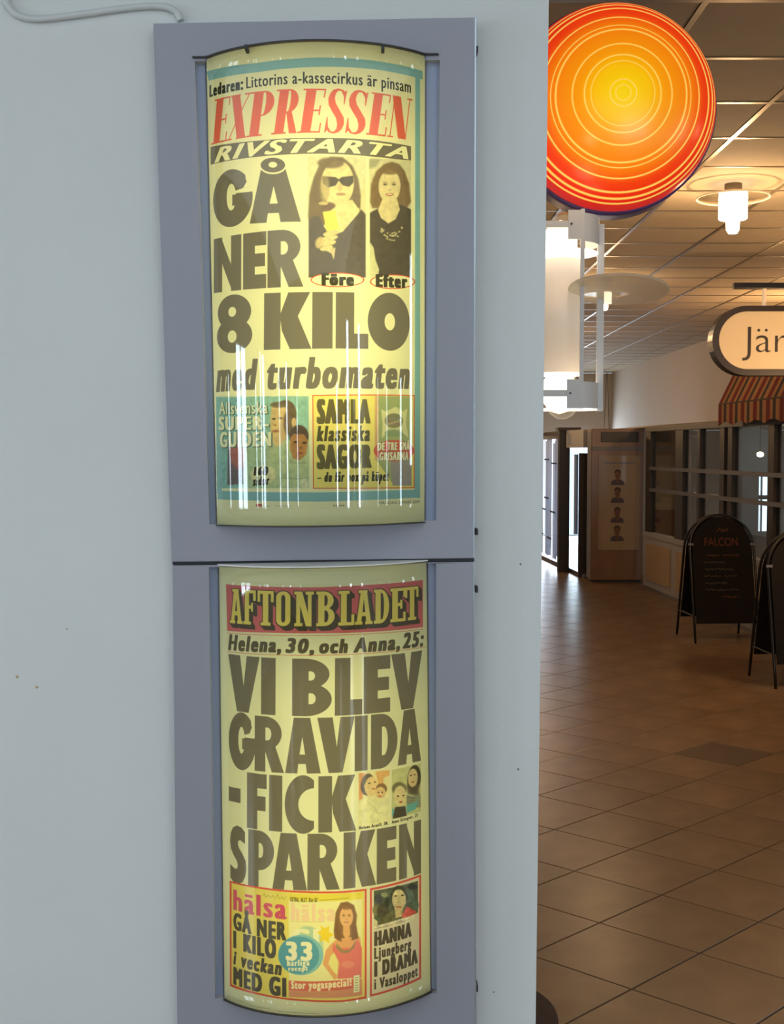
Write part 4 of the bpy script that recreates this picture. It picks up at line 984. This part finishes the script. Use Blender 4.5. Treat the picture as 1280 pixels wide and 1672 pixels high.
for cz, up in ((LZ(392), 1), (LZ(644), -1)):
    bm = bmesh.new(); r = 27*kl
    lathe(bm, [(0, cz+up*32*kl), (r*.6, cz+up*27*kl), (r*.93, cz+up*14*kl), (r, cz+up*4*kl), (r, cz-up*20*kl), (r*.7, cz-up*33*kl), (0, cz-up*33*kl)], (X0, YL, 0), 32); mesh('glowing_bulb', bm, M['globeinner'], lan, True)
rb = 62*kl
def band(py0, py1, a0, a1):
    n = 26; bm = bmesh.new(); t = .0035
    z0, z1 = LZ(py1), LZ(py0); A = [math.radians(a0+(a1-a0)*i/n) for i in range(n+1)]
    for (r, s_) in ((rb, 1),):
        o = [[bm.verts.new((X0+rr*math.cos(a), YL+rr*math.sin(a), z)) for a in A] for rr, z in ((rb, z0), (rb, z1), (rb-t, z1), (rb-t, z0))]
        for q in range(4):
            for i in range(n): bm.faces.new((o[q][i], o[q][i+1], o[(q+1)%4][i+1], o[(q+1)%4][i]))
        for i in (0, n): bm.faces.new([o[q][i] for q in range(4)])
    return bm
mesh('upper_band', band(358, 403, -67, 40), M['white'], lan); mesh('lower_band', band(626, 668, -67, 40), M['white'], lan)
for py, sg in ((416, 1), (670, -1)):
    bm = bmesh.new(); z = LZ(py); lathe(bm, [(0, z), (rb*.98, z), (rb*.98, z+.003), (0, z+.003)], (X0, YL, 0), 48); mesh('diffuser_plate', bm, M['diffuser'], lan)
xb = LX(940); bm = bmesh.new(); bx(bm, xb-.006, xb+.006, YL-rb-.007, YL-rb+.001, LZ(669), LZ(354), .001); mesh('vertical_bar', bm, M['white'], lan)
xb = LX(979); bm = bmesh.new(); bx(bm, xb-.011, xb+.011, YL-.012, YL-.004, LZ(672), LZ(367), .001); mesh('vertical_bar', bm, M['white'], lan)
for py in (378, 645):
    z = LZ(py); bm = bmesh.new(); y_ = YL-rb-.004; bx(bm, .10, LX(917), y_, y_+.006, z-.010, z+.010); mesh('wall_strut', bm, M['white'], lan)
    bm = bmesh.new(); bx(bm, LX(917), LX(937), y_-.003, y_+.001, LZ(py+24), LZ(py-22)); mesh('strut_plate', bm, M['white'], lan)
    bm = bmesh.new(); lathe(bm, [(0, -.004), (.003, -.004), (.003, 0)], (LX(922), y_-.003, z), 12, 'Y'); mesh('screw', bm, M['dark'], lan)
# tilted glass disc clamped on the bars
cd = at_y(1010, 473, YL-.10); rd = 80*(YL-.10)/F
bm = bmesh.new(); lathe(bm, [(0, -.004), (rd, -.004), (rd+.002, 0), (rd, .004), (0, .004)], (0, 0, 0), 64)
M['frost'] = bpy.data.materials.new('frosted_disc'); M['frost'].use_nodes = True; nt = M['frost'].node_tree; nt.nodes.clear()
t_ = nt.nodes.new('ShaderNodeBsdfTransparent'); t_.inputs[0].default_value = (.95, .95, .93, 1); d1 = nt.nodes.new('ShaderNodeBsdfDiffuse'); d1.inputs[0].default_value = srgb(225, 222, 210)
d2 = nt.nodes.new('ShaderNodeBsdfTranslucent'); d2.inputs[0].default_value = srgb(225, 222, 210); m1 = nt.nodes.new('ShaderNodeMixShader'); m2 = nt.nodes.new('ShaderNodeMixShader'); m1.inputs[0].default_value = .5; m2.inputs[0].default_value = .66
ou = nt.nodes.new('ShaderNodeOutputMaterial'); nt.links.new(d1.outputs[0], m1.inputs[1]); nt.links.new(d2.outputs[0], m1.inputs[2]); nt.links.new(t_.outputs[0], m2.inputs[1]); nt.links.new(m1.outputs[0], m2.inputs[2]); nt.links.new(m2.outputs[0], ou.inputs[0])
bmesh.ops.transform(bm, matrix=Matrix.Translation(cd) @ Matrix.Rotation(math.radians(-9.5), 4, 'X') @ Matrix.Rotation(math.radians(3), 4, 'Y'), verts=bm.verts)
mesh('glass_disc', bm, M['frost'], lan, False)
def point(name, loc, power, col, r=.05):
    l = bpy.data.lights.new(name, 'POINT'); l.energy = power; l.color = col; l.shadow_soft_size = r
    o = bpy.data.objects.new(name, l); COL.objects.link(o); o.location = loc; return o
WARM = (1.0, .62, .30)
point('lantern_light', (X0+.02, YL-.30, LZ(384)+.22), 1.1, WARM, .03)  # unseen point light added before the lantern, whitens its bars

# ceiling lamps: glass disc with a ribbed glowing jar
def ceiling_lamp(px, py, Y, label, scale=1.0, power=20.0, js=1.0):
    c = at_y(px, py, Y); r = .205*scale; k = .205/57.5
    root = empty('ceiling_lamp', (c.x, Y, ZT), label, 'lamp', 'glass disc lamps under the hall ceiling')
    bm = bmesh.new(); lathe(bm, [(0, -.003), (r-.004, -.003), (r-.004, .003), (0, .003)], c, 64); mesh('glass_disc', bm, M['discglass'], root)
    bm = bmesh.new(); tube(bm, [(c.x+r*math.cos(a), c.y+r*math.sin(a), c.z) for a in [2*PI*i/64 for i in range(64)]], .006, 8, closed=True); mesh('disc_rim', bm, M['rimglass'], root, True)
    k *= js; rj = 23*k*scale; prof = [(rj*.95, .012)]
    for i in range(6):
        z = -i*6*k; prof += [(rj, z), (rj, z-3*k), (rj*.95, z-4.5*k)]
    zb = -33*k
    prof += [(rj*.85, zb), (rj*.48, zb-2*k), (rj*.46, zb-18*k), (rj*.3, zb-24*k), (0, zb-25*k)]
    bm = bmesh.new(); lathe(bm, [(0, .012)] + prof, (c.x, c.y, c.z), 32); mesh('ribbed_jar', bm, M['lampbulb'], root, True)
    bm = bmesh.new(); lathe(bm, [(0, .012), (.045, .012), (.05, .03), (.05, ZT-c.z)], c, 24); mesh('ceiling_mount', bm, M['rimglassdark'], root)
    point('ceiling_lamp_light', (c.x, c.y, c.z-.28), power, WARM, .06)
    return root
ceiling_lamp(1197, 323, 7.0, 'nearest lit ceiling lamp, ribbed glass jar under a clear disc', 1.0, 34.0)
ceiling_lamp(988, 480, 10.9, 'smaller distant ceiling lamp showing just right of the white lantern', 1.0, 18.0, .72)
# further hall lamps outside the picture, with added ones to brighten the walls
for (x, y, p) in [(3.2, 3.6, 9.0), (1.9, 15.5, 16.0), (3.3, 7.9, 46.0), (4.05, 11.9, 42.0), (1.0, 18.5, 75.0)]: point('hall_lamp_light', (x, y, ZT-(1.2 if y == 7.9 else .62)), p, WARM, .1)

# wires hanging down to the booth
for k, px in enumerate((984, 997)):
    a = at_y(990.5+k*1.5, 609, 23.8); a.z = ZT; b_ = at_y(px, 700, 23.8); b_.z = 1.2
    bm = bmesh.new(); tube(bm, [a, a+(b_-a)*.3, a+(b_-a)*.7, b_], .0055, 6)
    setp(mesh('hanging_wire', bm, M['wire']), ['left one of the two thin wires above the photo booth', 'right one of the two thin wires above the photo booth'][k], 'wire', 'wires above the photo booth')

# ================================================================== SHOP FRONT ON THE RIGHT
def shopY(px): return (3.13+.06*15.25)/((px-640)/F+.06)
def shopX(Y): return 3.13+.06*(15.25-Y)
def seg(px0, px1): 
    a, b = shopY(px0), shopY(px1); return (shopX(a), a), (shopX(b), b)
front = empty('storefront', (shopX(12), 12, 0), 'glazed shop front with dark wooden frame beside the photo booth', 'shop front')
YN = 5.6
def sbox(name, px0, px1, z0, z1, m, th=.06, parent=None, off=0.0):
    (a, b) = seg(px0, px1) if not isinstance(px1, str) else ((shopX(shopY(px0)), shopY(px0)), (shopX(YN), YN))
    a = (a[0]+off, a[1]); b = (b[0]+off, b[1])
    bm = bmesh.new(); obox(bm, a, b, th, z0, z1); return mesh(name, bm, m, parent or front)
sbox('header_beam', 1059, 'n', 1.925, 1.98, M['shopframe'], .10)
sbox('fascia', 1192, 'n', 1.985, 2.42, M['plaster'], .04, off=.05)
sbox('sill_rail', 1056, 'n', .64, .70, M['offwhite'], .09)
sbox('lower_wall', 1056, 'n', .02, .64, M['offwhite'], .07)
sbox('kick_board', 1056, 'n', 0, .035, M['rail'], .08)
for a, b in ((1063, 1101), (1112, 1150), (1160, 1200), (1208, 1250)): 
    sbox('beige_panel', a, b, .12, .56, M['beige'], .03, off=-.035)
for a, b in ((1058.5, 1066), (1107, 1119), (1143, 1147), (1180, 1187), (1193, 1200), (1259, 1269)):
    sbox('post', a, b, .70, 1.925, M['shopframe'], .07)
sbox('grey_rail', 1066, 'n', 1.46, 1.50, M['rail'], .035, off=-.03); sbox('grey_rail', 1066, 'n', 1.20, 1.24, M['rail'], .035, off=-.03)
for a, b in ((1066, 1107), (1119, 1143), (1147, 1180), (1187, 1193), (1200, 1259)):
    sbox('pane', a, b, .70, 1.925, M['glass'], .008)
sbox('pane', 1269, 'n', .70, 1.925, M['glass'], .008)
# things inside the shop
def solid(name, label, cat, m, x0, x1, y0_, y1_, z0, z1): return setp(box(name, m, None, x0, x1, y0_, y1_, z0, z1, .01), label, cat)
def shop_at(px, Y): return (px-640)/F*Y
cb_ = empty('counter', (shop_at(1086, 15.4), 15.6, 0), 'dull red counter behind the first window of the shop front', 'counter')
box('counter_body', M['red'], cb_, shop_at(1066, 15.4), shop_at(1110, 15.4), 15.35, 15.9, 0, .93, .01); box('counter_top', M['beige'], cb_, shop_at(1066, 15.4)-.02, shop_at(1110, 15.4)+.02, 15.3, 15.95, .93, 1.10, .01)
cu = empty('cupboard', (shop_at(1136, 15.0), 15.2, 0), 'tall brown cupboard seen through the shop front windows', 'cupboard')
box('cupboard_body', M['booth'], cu, shop_at(1127, 15.0), shop_at(1147, 15.0), 14.95, 15.35, 0, 1.9, .01)
box('cupboard_door', M['shopframe'], cu, shop_at(1129, 15.0), shop_at(1137, 15.0), 14.93, 14.949, .1, 1.85)
box('cupboard_door', M['shopframe'], cu, shop_at(1138, 15.0), shop_at(1146, 15.0), 14.93, 14.949, .1, 1.85)
ds = empty('room_divider', (shop_at(1215, 14.6), 14.7, 0), 'pale blue arched divider wall inside the shop', 'divider')
a_ = [(shop_at(1200, 14.6), 1.42), (shop_at(1200, 14.6), 1.88)] + [(shop_at(1229+29*math.cos(t), 14.6), 1.88+.10*math.sin(t)) for t in np.linspace(PI, 0, 14)] + [(shop_at(1258, 14.6), 1.42)]
bm = bmesh.new(); prism(bm, [(x, 14.6, z) for x, z in a_], [(x, 14.68, z) for x, z in a_]); mesh('arched_head', bm, M['curtain'], ds)
box('divider_post', M['shopframe'], ds, shop_at(1204, 14.6), shop_at(1212, 14.6), 14.6, 14.68, 0, 1.42); box('divider_panel', M['rail'], ds, shop_at(1212, 14.6), shop_at(1236, 14.6), 14.61, 14.67, 0, 1.42)
gl = at_y(1241, 742, 13.9); lp = empty('shop_lamp', (gl.x, 13.9, gl.z), 'small glowing lamp inside the shop behind the glass', 'lamp')  # glowing globe in place of a lamp mirrored in the shop glass
bm = bmesh.new(); lathe(bm, [(0, -.03), (.03, -.024), (.04, 0), (.03, .024), (0, .03)], gl, 20); mesh('globe', bm, M['lampglow'], lp, True)
bm = bmesh.new(); tube(bm, [(gl.x, 13.9, gl.z+.028), (gl.x, 13.9, 1.981)], .006, 8); mesh('cord', bm, M['wire'], lp)
point('shop_lamp_light', (gl.x+.3, 13.2, 1.75), 9.0, (1, .85, .62), .05)  # unseen warm fill away from the globe, added to brighten the interior
point('shop_ceiling_light', (5.4, 9.5, 1.75), 10.0, (.9, .95, 1), .08)  # unseen cool fill added for the dark shop interior
cu2 = bmesh.new(); ya_, yb_ = shopY(1269), YN; n = 60; fr_ = []; 
for i in range(n+1):
    y = ya_ + (yb_-ya_)*i/n; fr_.append((shopX(y)+.16+.02*math.sin(i*1.9), y))
v0 = [cu2.verts.new((x, y, .72)) for x, y in fr_]; v1 = [cu2.verts.new((x, y, 1.91)) for x, y in fr_]; v2 = [cu2.verts.new((x+.004, y, .72)) for x, y in fr_]; v3 = [cu2.verts.new((x+.004, y, 1.91)) for x, y in fr_]
for i in range(n): cu2.faces.new((v0[i], v0[i+1], v1[i+1], v1[i])); cu2.faces.new((v2[i], v3[i], v3[i+1], v2[i+1]))
rl = mesh('curtain', cu2, M['curtain'], None, True); setp(rl, 'pale blue curtain behind the rightmost shop window', 'curtain')
bm = bmesh.new(); tube(bm, [(shopX(ya_)+.16, ya_, 1.92), (shopX(yb_)+.16, yb_, 1.92)], .01, 8); mesh('curtain_rod', bm, M['dark'], rl)

# awning with stripes and scalloped edge
def aw_mat():
    m = bpy.data.materials.new('striped_canvas'); m.use_nodes = True; nt = m.node_tree; b = nt.nodes['Principled BSDF']; b.inputs['Roughness'].default_value = .9
    uvn = nt.nodes.new('ShaderNodeUVMap'); uvn.uv_map = 'UVMap'; s_ = nt.nodes.new('ShaderNodeSeparateXYZ'); f_ = nt.nodes.new('ShaderNodeMath'); f_.operation = 'FRACT'
    r = nt.nodes.new('ShaderNodeValToRGB'); r.color_ramp.interpolation = 'CONSTANT'; E_ = r.color_ramp.elements
    tan, rd_, dkc = srgb(172, 126, 88), srgb(116, 42, 46), srgb(60, 56, 60)
    for k, (p, c_) in enumerate([(0, rd_), (.30, tan), (.50, dkc), (.72, tan)]):
        e = E_[k] if k < 2 else E_.new(p); e.position = p; e.color = c_
    nt.links.new(uvn.outputs[0], s_.inputs[0]); nt.links.new(s_.outputs[0], f_.inputs[0]); nt.links.new(f_.outputs[0], r.inputs[0]); nt.links.new(r.outputs[0], b.inputs['Base Color']); return m
awm = aw_mat()
aw = empty('awning', (3.2, 11.7, 1.95), 'red, tan and dark striped scalloped awning over the shop front', 'awning')
A0 = at_y(1173, 661, 11.7); A1 = at_y(1370, 646, 9.0)
dA = Vector((A1.x-A0.x, A1.y-A0.y, 0)); LA = dA.length; dA.normalize()
def strip(name, top, bot, scallop, per=.31):
    n = 180; vs = []; fs = []; uv = []
    for i in range(n+1):
        t = i/n; s_ = t*LA
        zb = bot[1] + (scallop*abs(math.sin(PI*s_/.40)) if scallop else 0)
        p = Vector((A0.x, A0.y, 0)) + dA*s_
        vs += [(p.x+top[0], p.y, top[1]), (p.x+bot[0], p.y, zb), (p.x+top[0]+.006, p.y, top[1]), (p.x+bot[0]+.006, p.y, zb)]; uv += [(s_/per, 1), (s_/per, 0)]*2
    for i in range(n):
        a = i*4; fs += [(a, a+1, a+5, a+4), (a+2, a+6, a+7, a+3), (a+1, a+3, a+7, a+5), (a, a+4, a+6, a+2)]
    fs += [(0, 2, 3, 1), (n*4, n*4+1, n*4+3, n*4+2)]
    me = bpy.data.meshes.new(name); me.from_pydata(vs, [], fs); me.materials.append(awm); ul = me.uv_layers.new(name='UVMap')
    for l in me.loops: ul.data[l.index].uv = uv[l.vertex_index]
    o = bpy.data.objects.new(name, me); COL.objects.link(o); attach(o, aw); return o
strip('canopy', (.14, 2.44), (0, 2.145), 0); strip('valance', (0, 2.145), (0, 1.935), .035)
bm = bmesh.new(); tube(bm, [(A0.x+.01, A0.y, 2.145), (A0.x+dA.x*LA+.01, A0.y+dA.y*LA, 2.145)], .012, 8); mesh('front_rail', bm, M['shopframe'], aw)
for t in (.02, .98):
    p = Vector((A0.x, A0.y, 0))+dA*LA*t; bm = bmesh.new(); tube(bm, [(p.x+.01, p.y, 2.145), (shopX(p.y), p.y, 2.05)], .01, 8); mesh('support_arm', bm, M['shopframe'], aw)

# pill-shaped hanging sign
YS = 9.0; ks = YS/F
sg = empty('hanging_sign', (at_y(1290, 556, YS).x, YS, at_y(1290, 612, YS).z), 'cream pill-shaped shop sign reading Jär in a dark frame', 'sign')
def pill(px0, px1, py0, py1, Y, n=20):
    r = (py1-py0)/2; cy = (py0+py1)/2; out = []
    for i in range(n+1): a = PI/2+PI*i/n; out.append(at_y(px0+r+r*math.cos(a), cy-r*math.sin(a), Y))
    for i in range(n+1): a = -PI/2+PI*i/n; out.append(at_y(px1-r+r*math.cos(a), cy-r*math.sin(a), Y))
    return out
o_ = pill(1163, 1380, 499, 613, YS); i_ = pill(1174, 1369, 508, 603, YS)
bm = bmesh.new(); n = len(o_); y1 = YS+.14
vo = [bm.verts.new(p) for p in o_]; vi_ = [bm.verts.new(p) for p in i_]; vb = [bm.verts.new((p.x, y1, p.z)) for p in o_]; vc = [bm.verts.new((p.x, y1, p.z)) for p in i_]
for k in range(n):
    j = (k+1) % n; bm.faces.new((vo[k], vo[j], vi_[j], vi_[k])); bm.faces.new((vo[k], vb[k], vb[j], vo[j])); bm.faces.new((vi_[k], vi_[j], vc[j], vc[k])); bm.faces.new((vb[k], vc[k], vc[j], vb[j]))
mesh('sign_frame', bm, M['signframe'], sg)
bm = bmesh.new(); f_ = [(p.x, YS+.02, p.z) for p in i_]; prism(bm, f_, [(x, y1-.02, z) for x, y, z in f_]); mesh('sign_face', bm, M['signface'], sg)
def letters(txt, loc, size, m, parent, name='lettering', bold=0.0, th=.002, w=None):
    co, E_ = text_edges(txt, 0, bold)
    cu_ = bpy.data.curves.new('t', 'FONT'); cu_.body = txt; cu_.offset = bold; cu_.extrude = th/size; cu_.resolution_u = 4
    o = bpy.data.objects.new('t', cu_); COL.objects.link(o); dg = bpy.context.evaluated_depsgraph_get(); me = bpy.data.meshes.new_from_object(o.evaluated_get(dg)); bpy.data.objects.remove(o); bpy.data.curves.remove(cu_)
    k = size; kx = k if w is None else w/(co[:, 0].max()-co[:, 0].min())
    me.transform(Matrix.Translation(loc) @ Matrix.Rotation(PI/2, 4, 'X') @ Matrix.Diagonal((kx, k, k, 1)) @ Matrix.Translation((-co[:, 0].min(), 0, 0)))
    me.materials.clear(); me.materials.append(m); o = bpy.data.objects.new(name, me); COL.objects.link(o); attach(o, parent); return o
p = at_y(1213, 575, YS); letters('Jär', (p.x, YS+.018, p.z), 43*ks/.70, M['letter'], sg, w=73*ks, bold=-.012)
ba = at_y(1197, 467, YS+.07); bc = at_y(1376, 467, YS+.07)
bm = bmesh.new(); bx(bm, ba.x, bc.x, YS+.04, YS+.10, ba.z-.022, ba.z+.022, .004); mesh('bracket_arm', bm, M['black'], sg)
for px in (1247, 1290, 1340):
    q = at_y(px, 490, YS+.07); w_ = .014 if px == 1247 else .06
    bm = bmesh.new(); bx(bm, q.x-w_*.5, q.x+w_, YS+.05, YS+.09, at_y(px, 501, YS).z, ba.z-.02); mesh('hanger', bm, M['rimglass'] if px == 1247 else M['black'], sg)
bm = bmesh.new(); bx(bm, bc.x-.03, bc.x+.03, YS+.04, YS+.10, ba.z, ZT); mesh('ceiling_post', bm, M['black'], sg)

# ================================================================== PHOTO BOOTH
YB = 15.3; xa = (965-640)/F*YB; xb_ = (1050-640)/F*YB; zt = at_y(1000, 700, YB).z
def bz(py): return at_y(1000, py, YB).z
def bX(px): return (px-640)/F*YB
bo = empty('photo_booth', ((xa+xb_)/2, YB+.4, 0), 'brown photo booth cabinet with four portrait samples on its front', 'photo booth')
box('cabinet', M['booth'], bo, xa, xb_, YB, YB+.28, .03, zt, .008)
box('side_panel', M['blind'], bo, xa-.006, xa, YB+.01, YB+.27, .05, zt-.02)
box('plinth', M['dark'], bo, xa+.02, xb_-.02, YB+.02, YB+.27, 0, .035)
box('light_corner_strip', M['offwhite'], bo, xb_, xb_+.035, YB-.0, YB+.1, .1, zt)
box('sign_panel', M['boothdark'], bo, bX(981), bX(1042), YB-.02, YB-.001, bz(722), bz(705), .003)
box('trim_row', M['rail'], bo, xa+.01, xb_-.01, YB-.012, YB-.001, bz(736), bz(729))
pn = box('sample_panel', M['boothpaper'], bo, bX(977), bX(1044), YB-.012, YB-.001, bz(898), bz(744), .002)
box('panel_top_line', M['rail'], bo, bX(985), bX(1036), YB-.015, YB-.012, bz(757), bz(755))
for cy in (779, 808, 840.5, 870.5):
    cx = 1008; pr = empty('portrait', (bX(cx), YB-.014, bz(cy+13)), None); pr.parent = bo; pr.matrix_parent_inverse = parent_matrix(bo).inverted()
    def flat(name, pts, m_, y):
        bm = bmesh.new(); q = [(bX(a), y, bz(b_)) for a, b_ in pts]; prism(bm, q, [(x, y+.001, z) for x, y, z in q]); mesh(name, bm, m_, pr)
    flat('shoulders', [(cx-11, cy+13), (cx-10, cy+7), (cx-5, cy+4), (cx+5, cy+4), (cx+10, cy+7), (cx+11, cy+13)], M['cloth'], YB-.0140)
    flat('head', ell(cx, cy-3, 4.6, 7, 18), M['skin'], YB-.0155); flat('hair', ell(cx, cy-7.5, 5.2, 5, 18, 0, 2*PI), M['hair'], YB-.0150); flat('neck', [(cx-2, cy+2), (cx+2, cy+2), (cx+2.4, cy+9), (cx-2.4, cy+9)], M['skin'], YB-.0152)

# ================================================================== GLAZED ENTRANCE AND RACK BEHIND THE BOOTH
ent = empty('glazed_entrance', (2.4, 17, 0), 'dark framed glass entrance screen left of the photo booth', 'glass screen')
def eX(px, Y): return (px-640)/F*Y
def epost(name, px0, px1, Y, z0, z1, m, d=.10): return box(name, m, ent, eX(px0, Y), eX(px1, Y), Y, Y+d, z0, z1)
epost('dark_pillar', 913, 930, 16.6, 0, at_y(920, 700, 16.6).z, M['dark'], .16); box('pillar_cap', M['dark'], ent, eX(910, 16.6), eX(947, 16.6), 16.55, 16.8, at_y(920, 702, 16.6).z-.005, at_y(920, 698, 16.6).z)
epost('dark_post', 946, 960, 15.9, 0, at_y(950, 740, 15.9).z, M['shopframe'], .07)
epost('white_jamb', 960, 965, 15.85, 0, at_y(950, 733, 15.85).z, M['blind'], .05); epost('white_jamb', 938, 944, 16.3, .55, at_y(940, 742, 16.3).z, M['blind'], .05)
bm = bmesh.new(); obox(bm, (eX(931, 16.5), 16.5), (eX(959, 15.72), 15.72), .12, at_y(945, 731, 16.1).z, at_y(945, 702, 16.1).z); mesh('header_box', bm, M['offwhite'], ent)
bm = bmesh.new(); obox(bm, (eX(936, 16.45)-.085, 16.4), (eX(960, 15.9)-.085, 15.85), .01, at_y(945, 726, 16.1).z, at_y(945, 708, 16.1).z); mesh('header_panel', bm, M['curtain'], ent)
bm = bmesh.new(); obox(bm, (eX(931, 16.55), 16.6), (eX(957, 15.8), 15.85), .012, .08, at_y(945, 735, 16.1).z); mesh('door_pane', bm, M['glass'], ent)
bm = bmesh.new(); obox(bm, (eX(878, 19.2), 19.2), (eX(958, 15.75), 15.75), .05, 0, .05); mesh('bottom_rail', bm, M['rail'], ent)
bm = bmesh.new(); obox(bm, (eX(878, 19.2), 19.2), (eX(913, 16.8), 16.8), .05, at_y(900, 712, 18).z, at_y(900, 706, 18).z); mesh('top_rail', bm, M['shopframe'], ent)
# vertical blind strips in front of the bright doorway
rack = empty('vertical_blind', (2.3, 18, 0), 'bright white vertical blind strips in the far glazed doorway', 'blind')
A_ = Vector((eX(880, 19.0), 19.0)); B2 = Vector((eX(913, 16.9), 16.9)); ts = 0.0; k = 0
while ts < .98:
    w_ = random.choice([.05, .07, .10, .13]); a = A_+(B2-A_)*ts; b_ = A_+(B2-A_)*min(ts+w_*.82, 1)
    bm = bmesh.new(); n_ = Vector((-(B2-A_).y, (B2-A_).x)).normalized()*random.uniform(-.03, .03)
    obox(bm, a-n_, b_+n_, .004, random.choice([.10, .18, .25, .12]), random.choice([1.84, 1.80, 1.88])); mesh('strip', bm, M['bl%d' % (k % 3)] if 'bl0' in M else M['blind'], rack); ts += w_; k += 1
for t_, z in ((.1, 1.62), (.45, 1.55), (.1, 1.18), (.45, .98), (.75, .80), (.2, .42), (.6, .40), (.8, 1.5), (.3, .8)):
    a = A_+(B2-A_)*t_; b_ = A_+(B2-A_)*min(t_+.2, 1); bm = bmesh.new(); o2 = Vector((-.05, -.02)); obox(bm, a+o2, b_+o2, .012, z, z+.022); mesh('cross_clip', bm, M['dark'], rack)
bm = bmesh.new(); obox(bm, A_, B2, .05, 1.86, 1.93); mesh('head_rail', bm, M['rail'], rack)

# ================================================================== A-BOARDS
def a_board(feet, top_z, width_dir, label, lines, extra=None):
    """feet: front-left, front-right, rear-left, rear-right points on the floor"""
    fl_, fr_, rl_, rr_ = feet
    c = (fl_+fr_+rl_+rr_)/4
    root = empty('a_board', c, label, 'pavement sign', 'arched chalkboards by the shop front')
    def arch(l, r, tops, name, rad=.011):
        mid = (l+r)/2; lean = (c-mid); lean.z = 0
        pts = []
        wv = (r-l)/2; w = wv.length; arch_h = w
        zs = top_z-arch_h
        def P(s_, z):   # s_ across (-1..1)
            f = z/top_z; return mid + wv*s_ + lean*(f*.93) + Vector((0, 0, z))
        for z in np.linspace(0.0, zs, 6): pts.append(P(-1, z))
        for a in np.linspace(PI, 0, 19)[1:-1]: pts.append(P(math.cos(a), zs+arch_h*math.sin(a)))
        for z in np.linspace(zs, 0.0, 6): pts.append(P(1, z))
        bm = bmesh.new(); tube(bm, pts, rad, 10); mesh(name, bm, M['black'], root, True); return P
    Pf = arch(fl_, fr_, None, 'front_frame'); Pr = arch(rl_, rr_, None, 'rear_frame')
    w = ((fr_-fl_)/2).length
    def panel(P_, name, s_in, sign):
        zs = top_z-w; k = .93; out = []
        for z in (.17, zs): out.append(P_(-k, z))
        for a in np.linspace(PI, 0, 17)[1:-1]: out.append(P_(k*math.cos(a), zs+w*k*math.sin(a)))
        for z in (zs, .17): out.append(P_(k, z))
        n_ = (out[-1]-out[0]).cross(out[8]-out[0]).normalized()*.006
        bm = bmesh.new(); prism(bm, [q-n_ for q in out], [q+n_ for q in out]); return mesh(name, bm, M['board'], root)
    b = panel(Pf, 'chalkboard', 1, 1); panel(Pr, 'chalkboard', 1, -1)
    for s_ in (-1, 1):
        bm = bmesh.new(); tube(bm, [Pf(s_, .235), Pr(s_, .235)], .007, 8); mesh('cross_brace', bm, M['black'], root)
    for s_ in (-1, 1):
        q = Pf(s_*.965, .86); bm = bmesh.new(); bx(bm, q.x-.022, q.x+.022, q.y-.012, q.y+.012, q.z-.010, q.z+.010, .002); mesh('clamp', bm, M['rail'], root)
    # chalk writing follows the board plane
    X = (Pf(1, .5)-Pf(-1, .5)).normalized(); Zv = (Pf(0, .9)-Pf(0, .3)).normalized(); N = X.cross(Zv).normalized()
    if N.y > 0: N = -N
    def scr(z, s0, s1, m_, amp=.008, wd_=.0035):
        n = int(60*(s1-s0))+4; pts = []
        for i in range(n):
            s_ = s0+(s1-s0)*i/(n-1); pts.append(Pf(s_, z+random.uniform(-amp, amp)) + N*.0085)
        bm = bmesh.new(); tube(bm, pts, wd_, 5); mesh('chalk_line', bm, m_, b)
    if lines:
        t = lines[0]; co, E_ = text_edges(t)
        cu_ = bpy.data.curves.new('t', 'FONT'); cu_.body = t; cu_.extrude = .02; o = bpy.data.objects.new('t', cu_); COL.objects.link(o); dg = bpy.context.evaluated_depsgraph_get(); me = bpy.data.meshes.new_from_object(o.evaluated_get(dg)); bpy.data.objects.remove(o); bpy.data.curves.remove(cu_)
        wd_ = co[:, 0].max()-co[:, 0].min(); k = .30/wd_
        org = Pf(-.54, .845) + N*.0075
        R3 = Matrix((( X.x, Zv.x, N.x, org.x), (X.y, Zv.y, N.y, org.y), (X.z, Zv.z, N.z, org.z), (0, 0, 0, 1)))
        me.transform(R3 @ Matrix.Diagonal((k, .105, .05, 1)) @ Matrix.Translation((-co[:, 0].min(), 0, 0))); me.materials.clear(); me.materials.append(M['chalk']); o = bpy.data.objects.new('heading', me); COL.objects.link(o); attach(o, b)
        scr(.985, -.15, .22, M['chalk'], .02)
    for (z, a, b_, q) in lines[1:]: scr(z, a, b_, M['chalk'] if q else M['chalkw'], .010)
    return root
def G(px, py): return on_z(px, py)
fl1 = G(1135.5, 1051); fr1 = G(1241, 1050); rl1 = G(1105, 1035); rr1 = G(1205, 1034)
mylines = ['FALCON', (.76, -.5, -.1, 1), (.76, .0, .5, 1), (.70, -.6, .05, 0), (.64, -.6, .3, 0), (.58, -.62, -.1, 0), (.58, 0, .4, 0), (.52, -.6, .1, 0), (.46, -.6, .45, 0), (.40, -.1, .4, 1)]
a_board((fl1, fr1, rl1, rr1), 1.12, None, 'arched black chalkboard headed FALCON standing left of the other board', mylines)
fl2 = G(1266.6, 1125); rl2 = G(1223, 1103)
wv = (fr1-fl1).normalized()*.58
bd2 = a_board((fl2, fl2+wv, rl2, rl2+wv), 1.12, None, 'arched black chalkboard cut by the right edge', [])
q0 = fl2 + wv*.5
# round dark mat at the foot of the wall
p = on_z(840, 1700); bm = bmesh.new(); lathe(bm, [(0, 0.001), (.255, .001), (.262, .006), (.258, .016), (0, .016)], (.435-.20, 3.50, 0), 48)
setp(mesh('floor_mat', bm, M['mat'], None), 'round dark brown mat on the tiles at the foot of the white wall', 'mat')
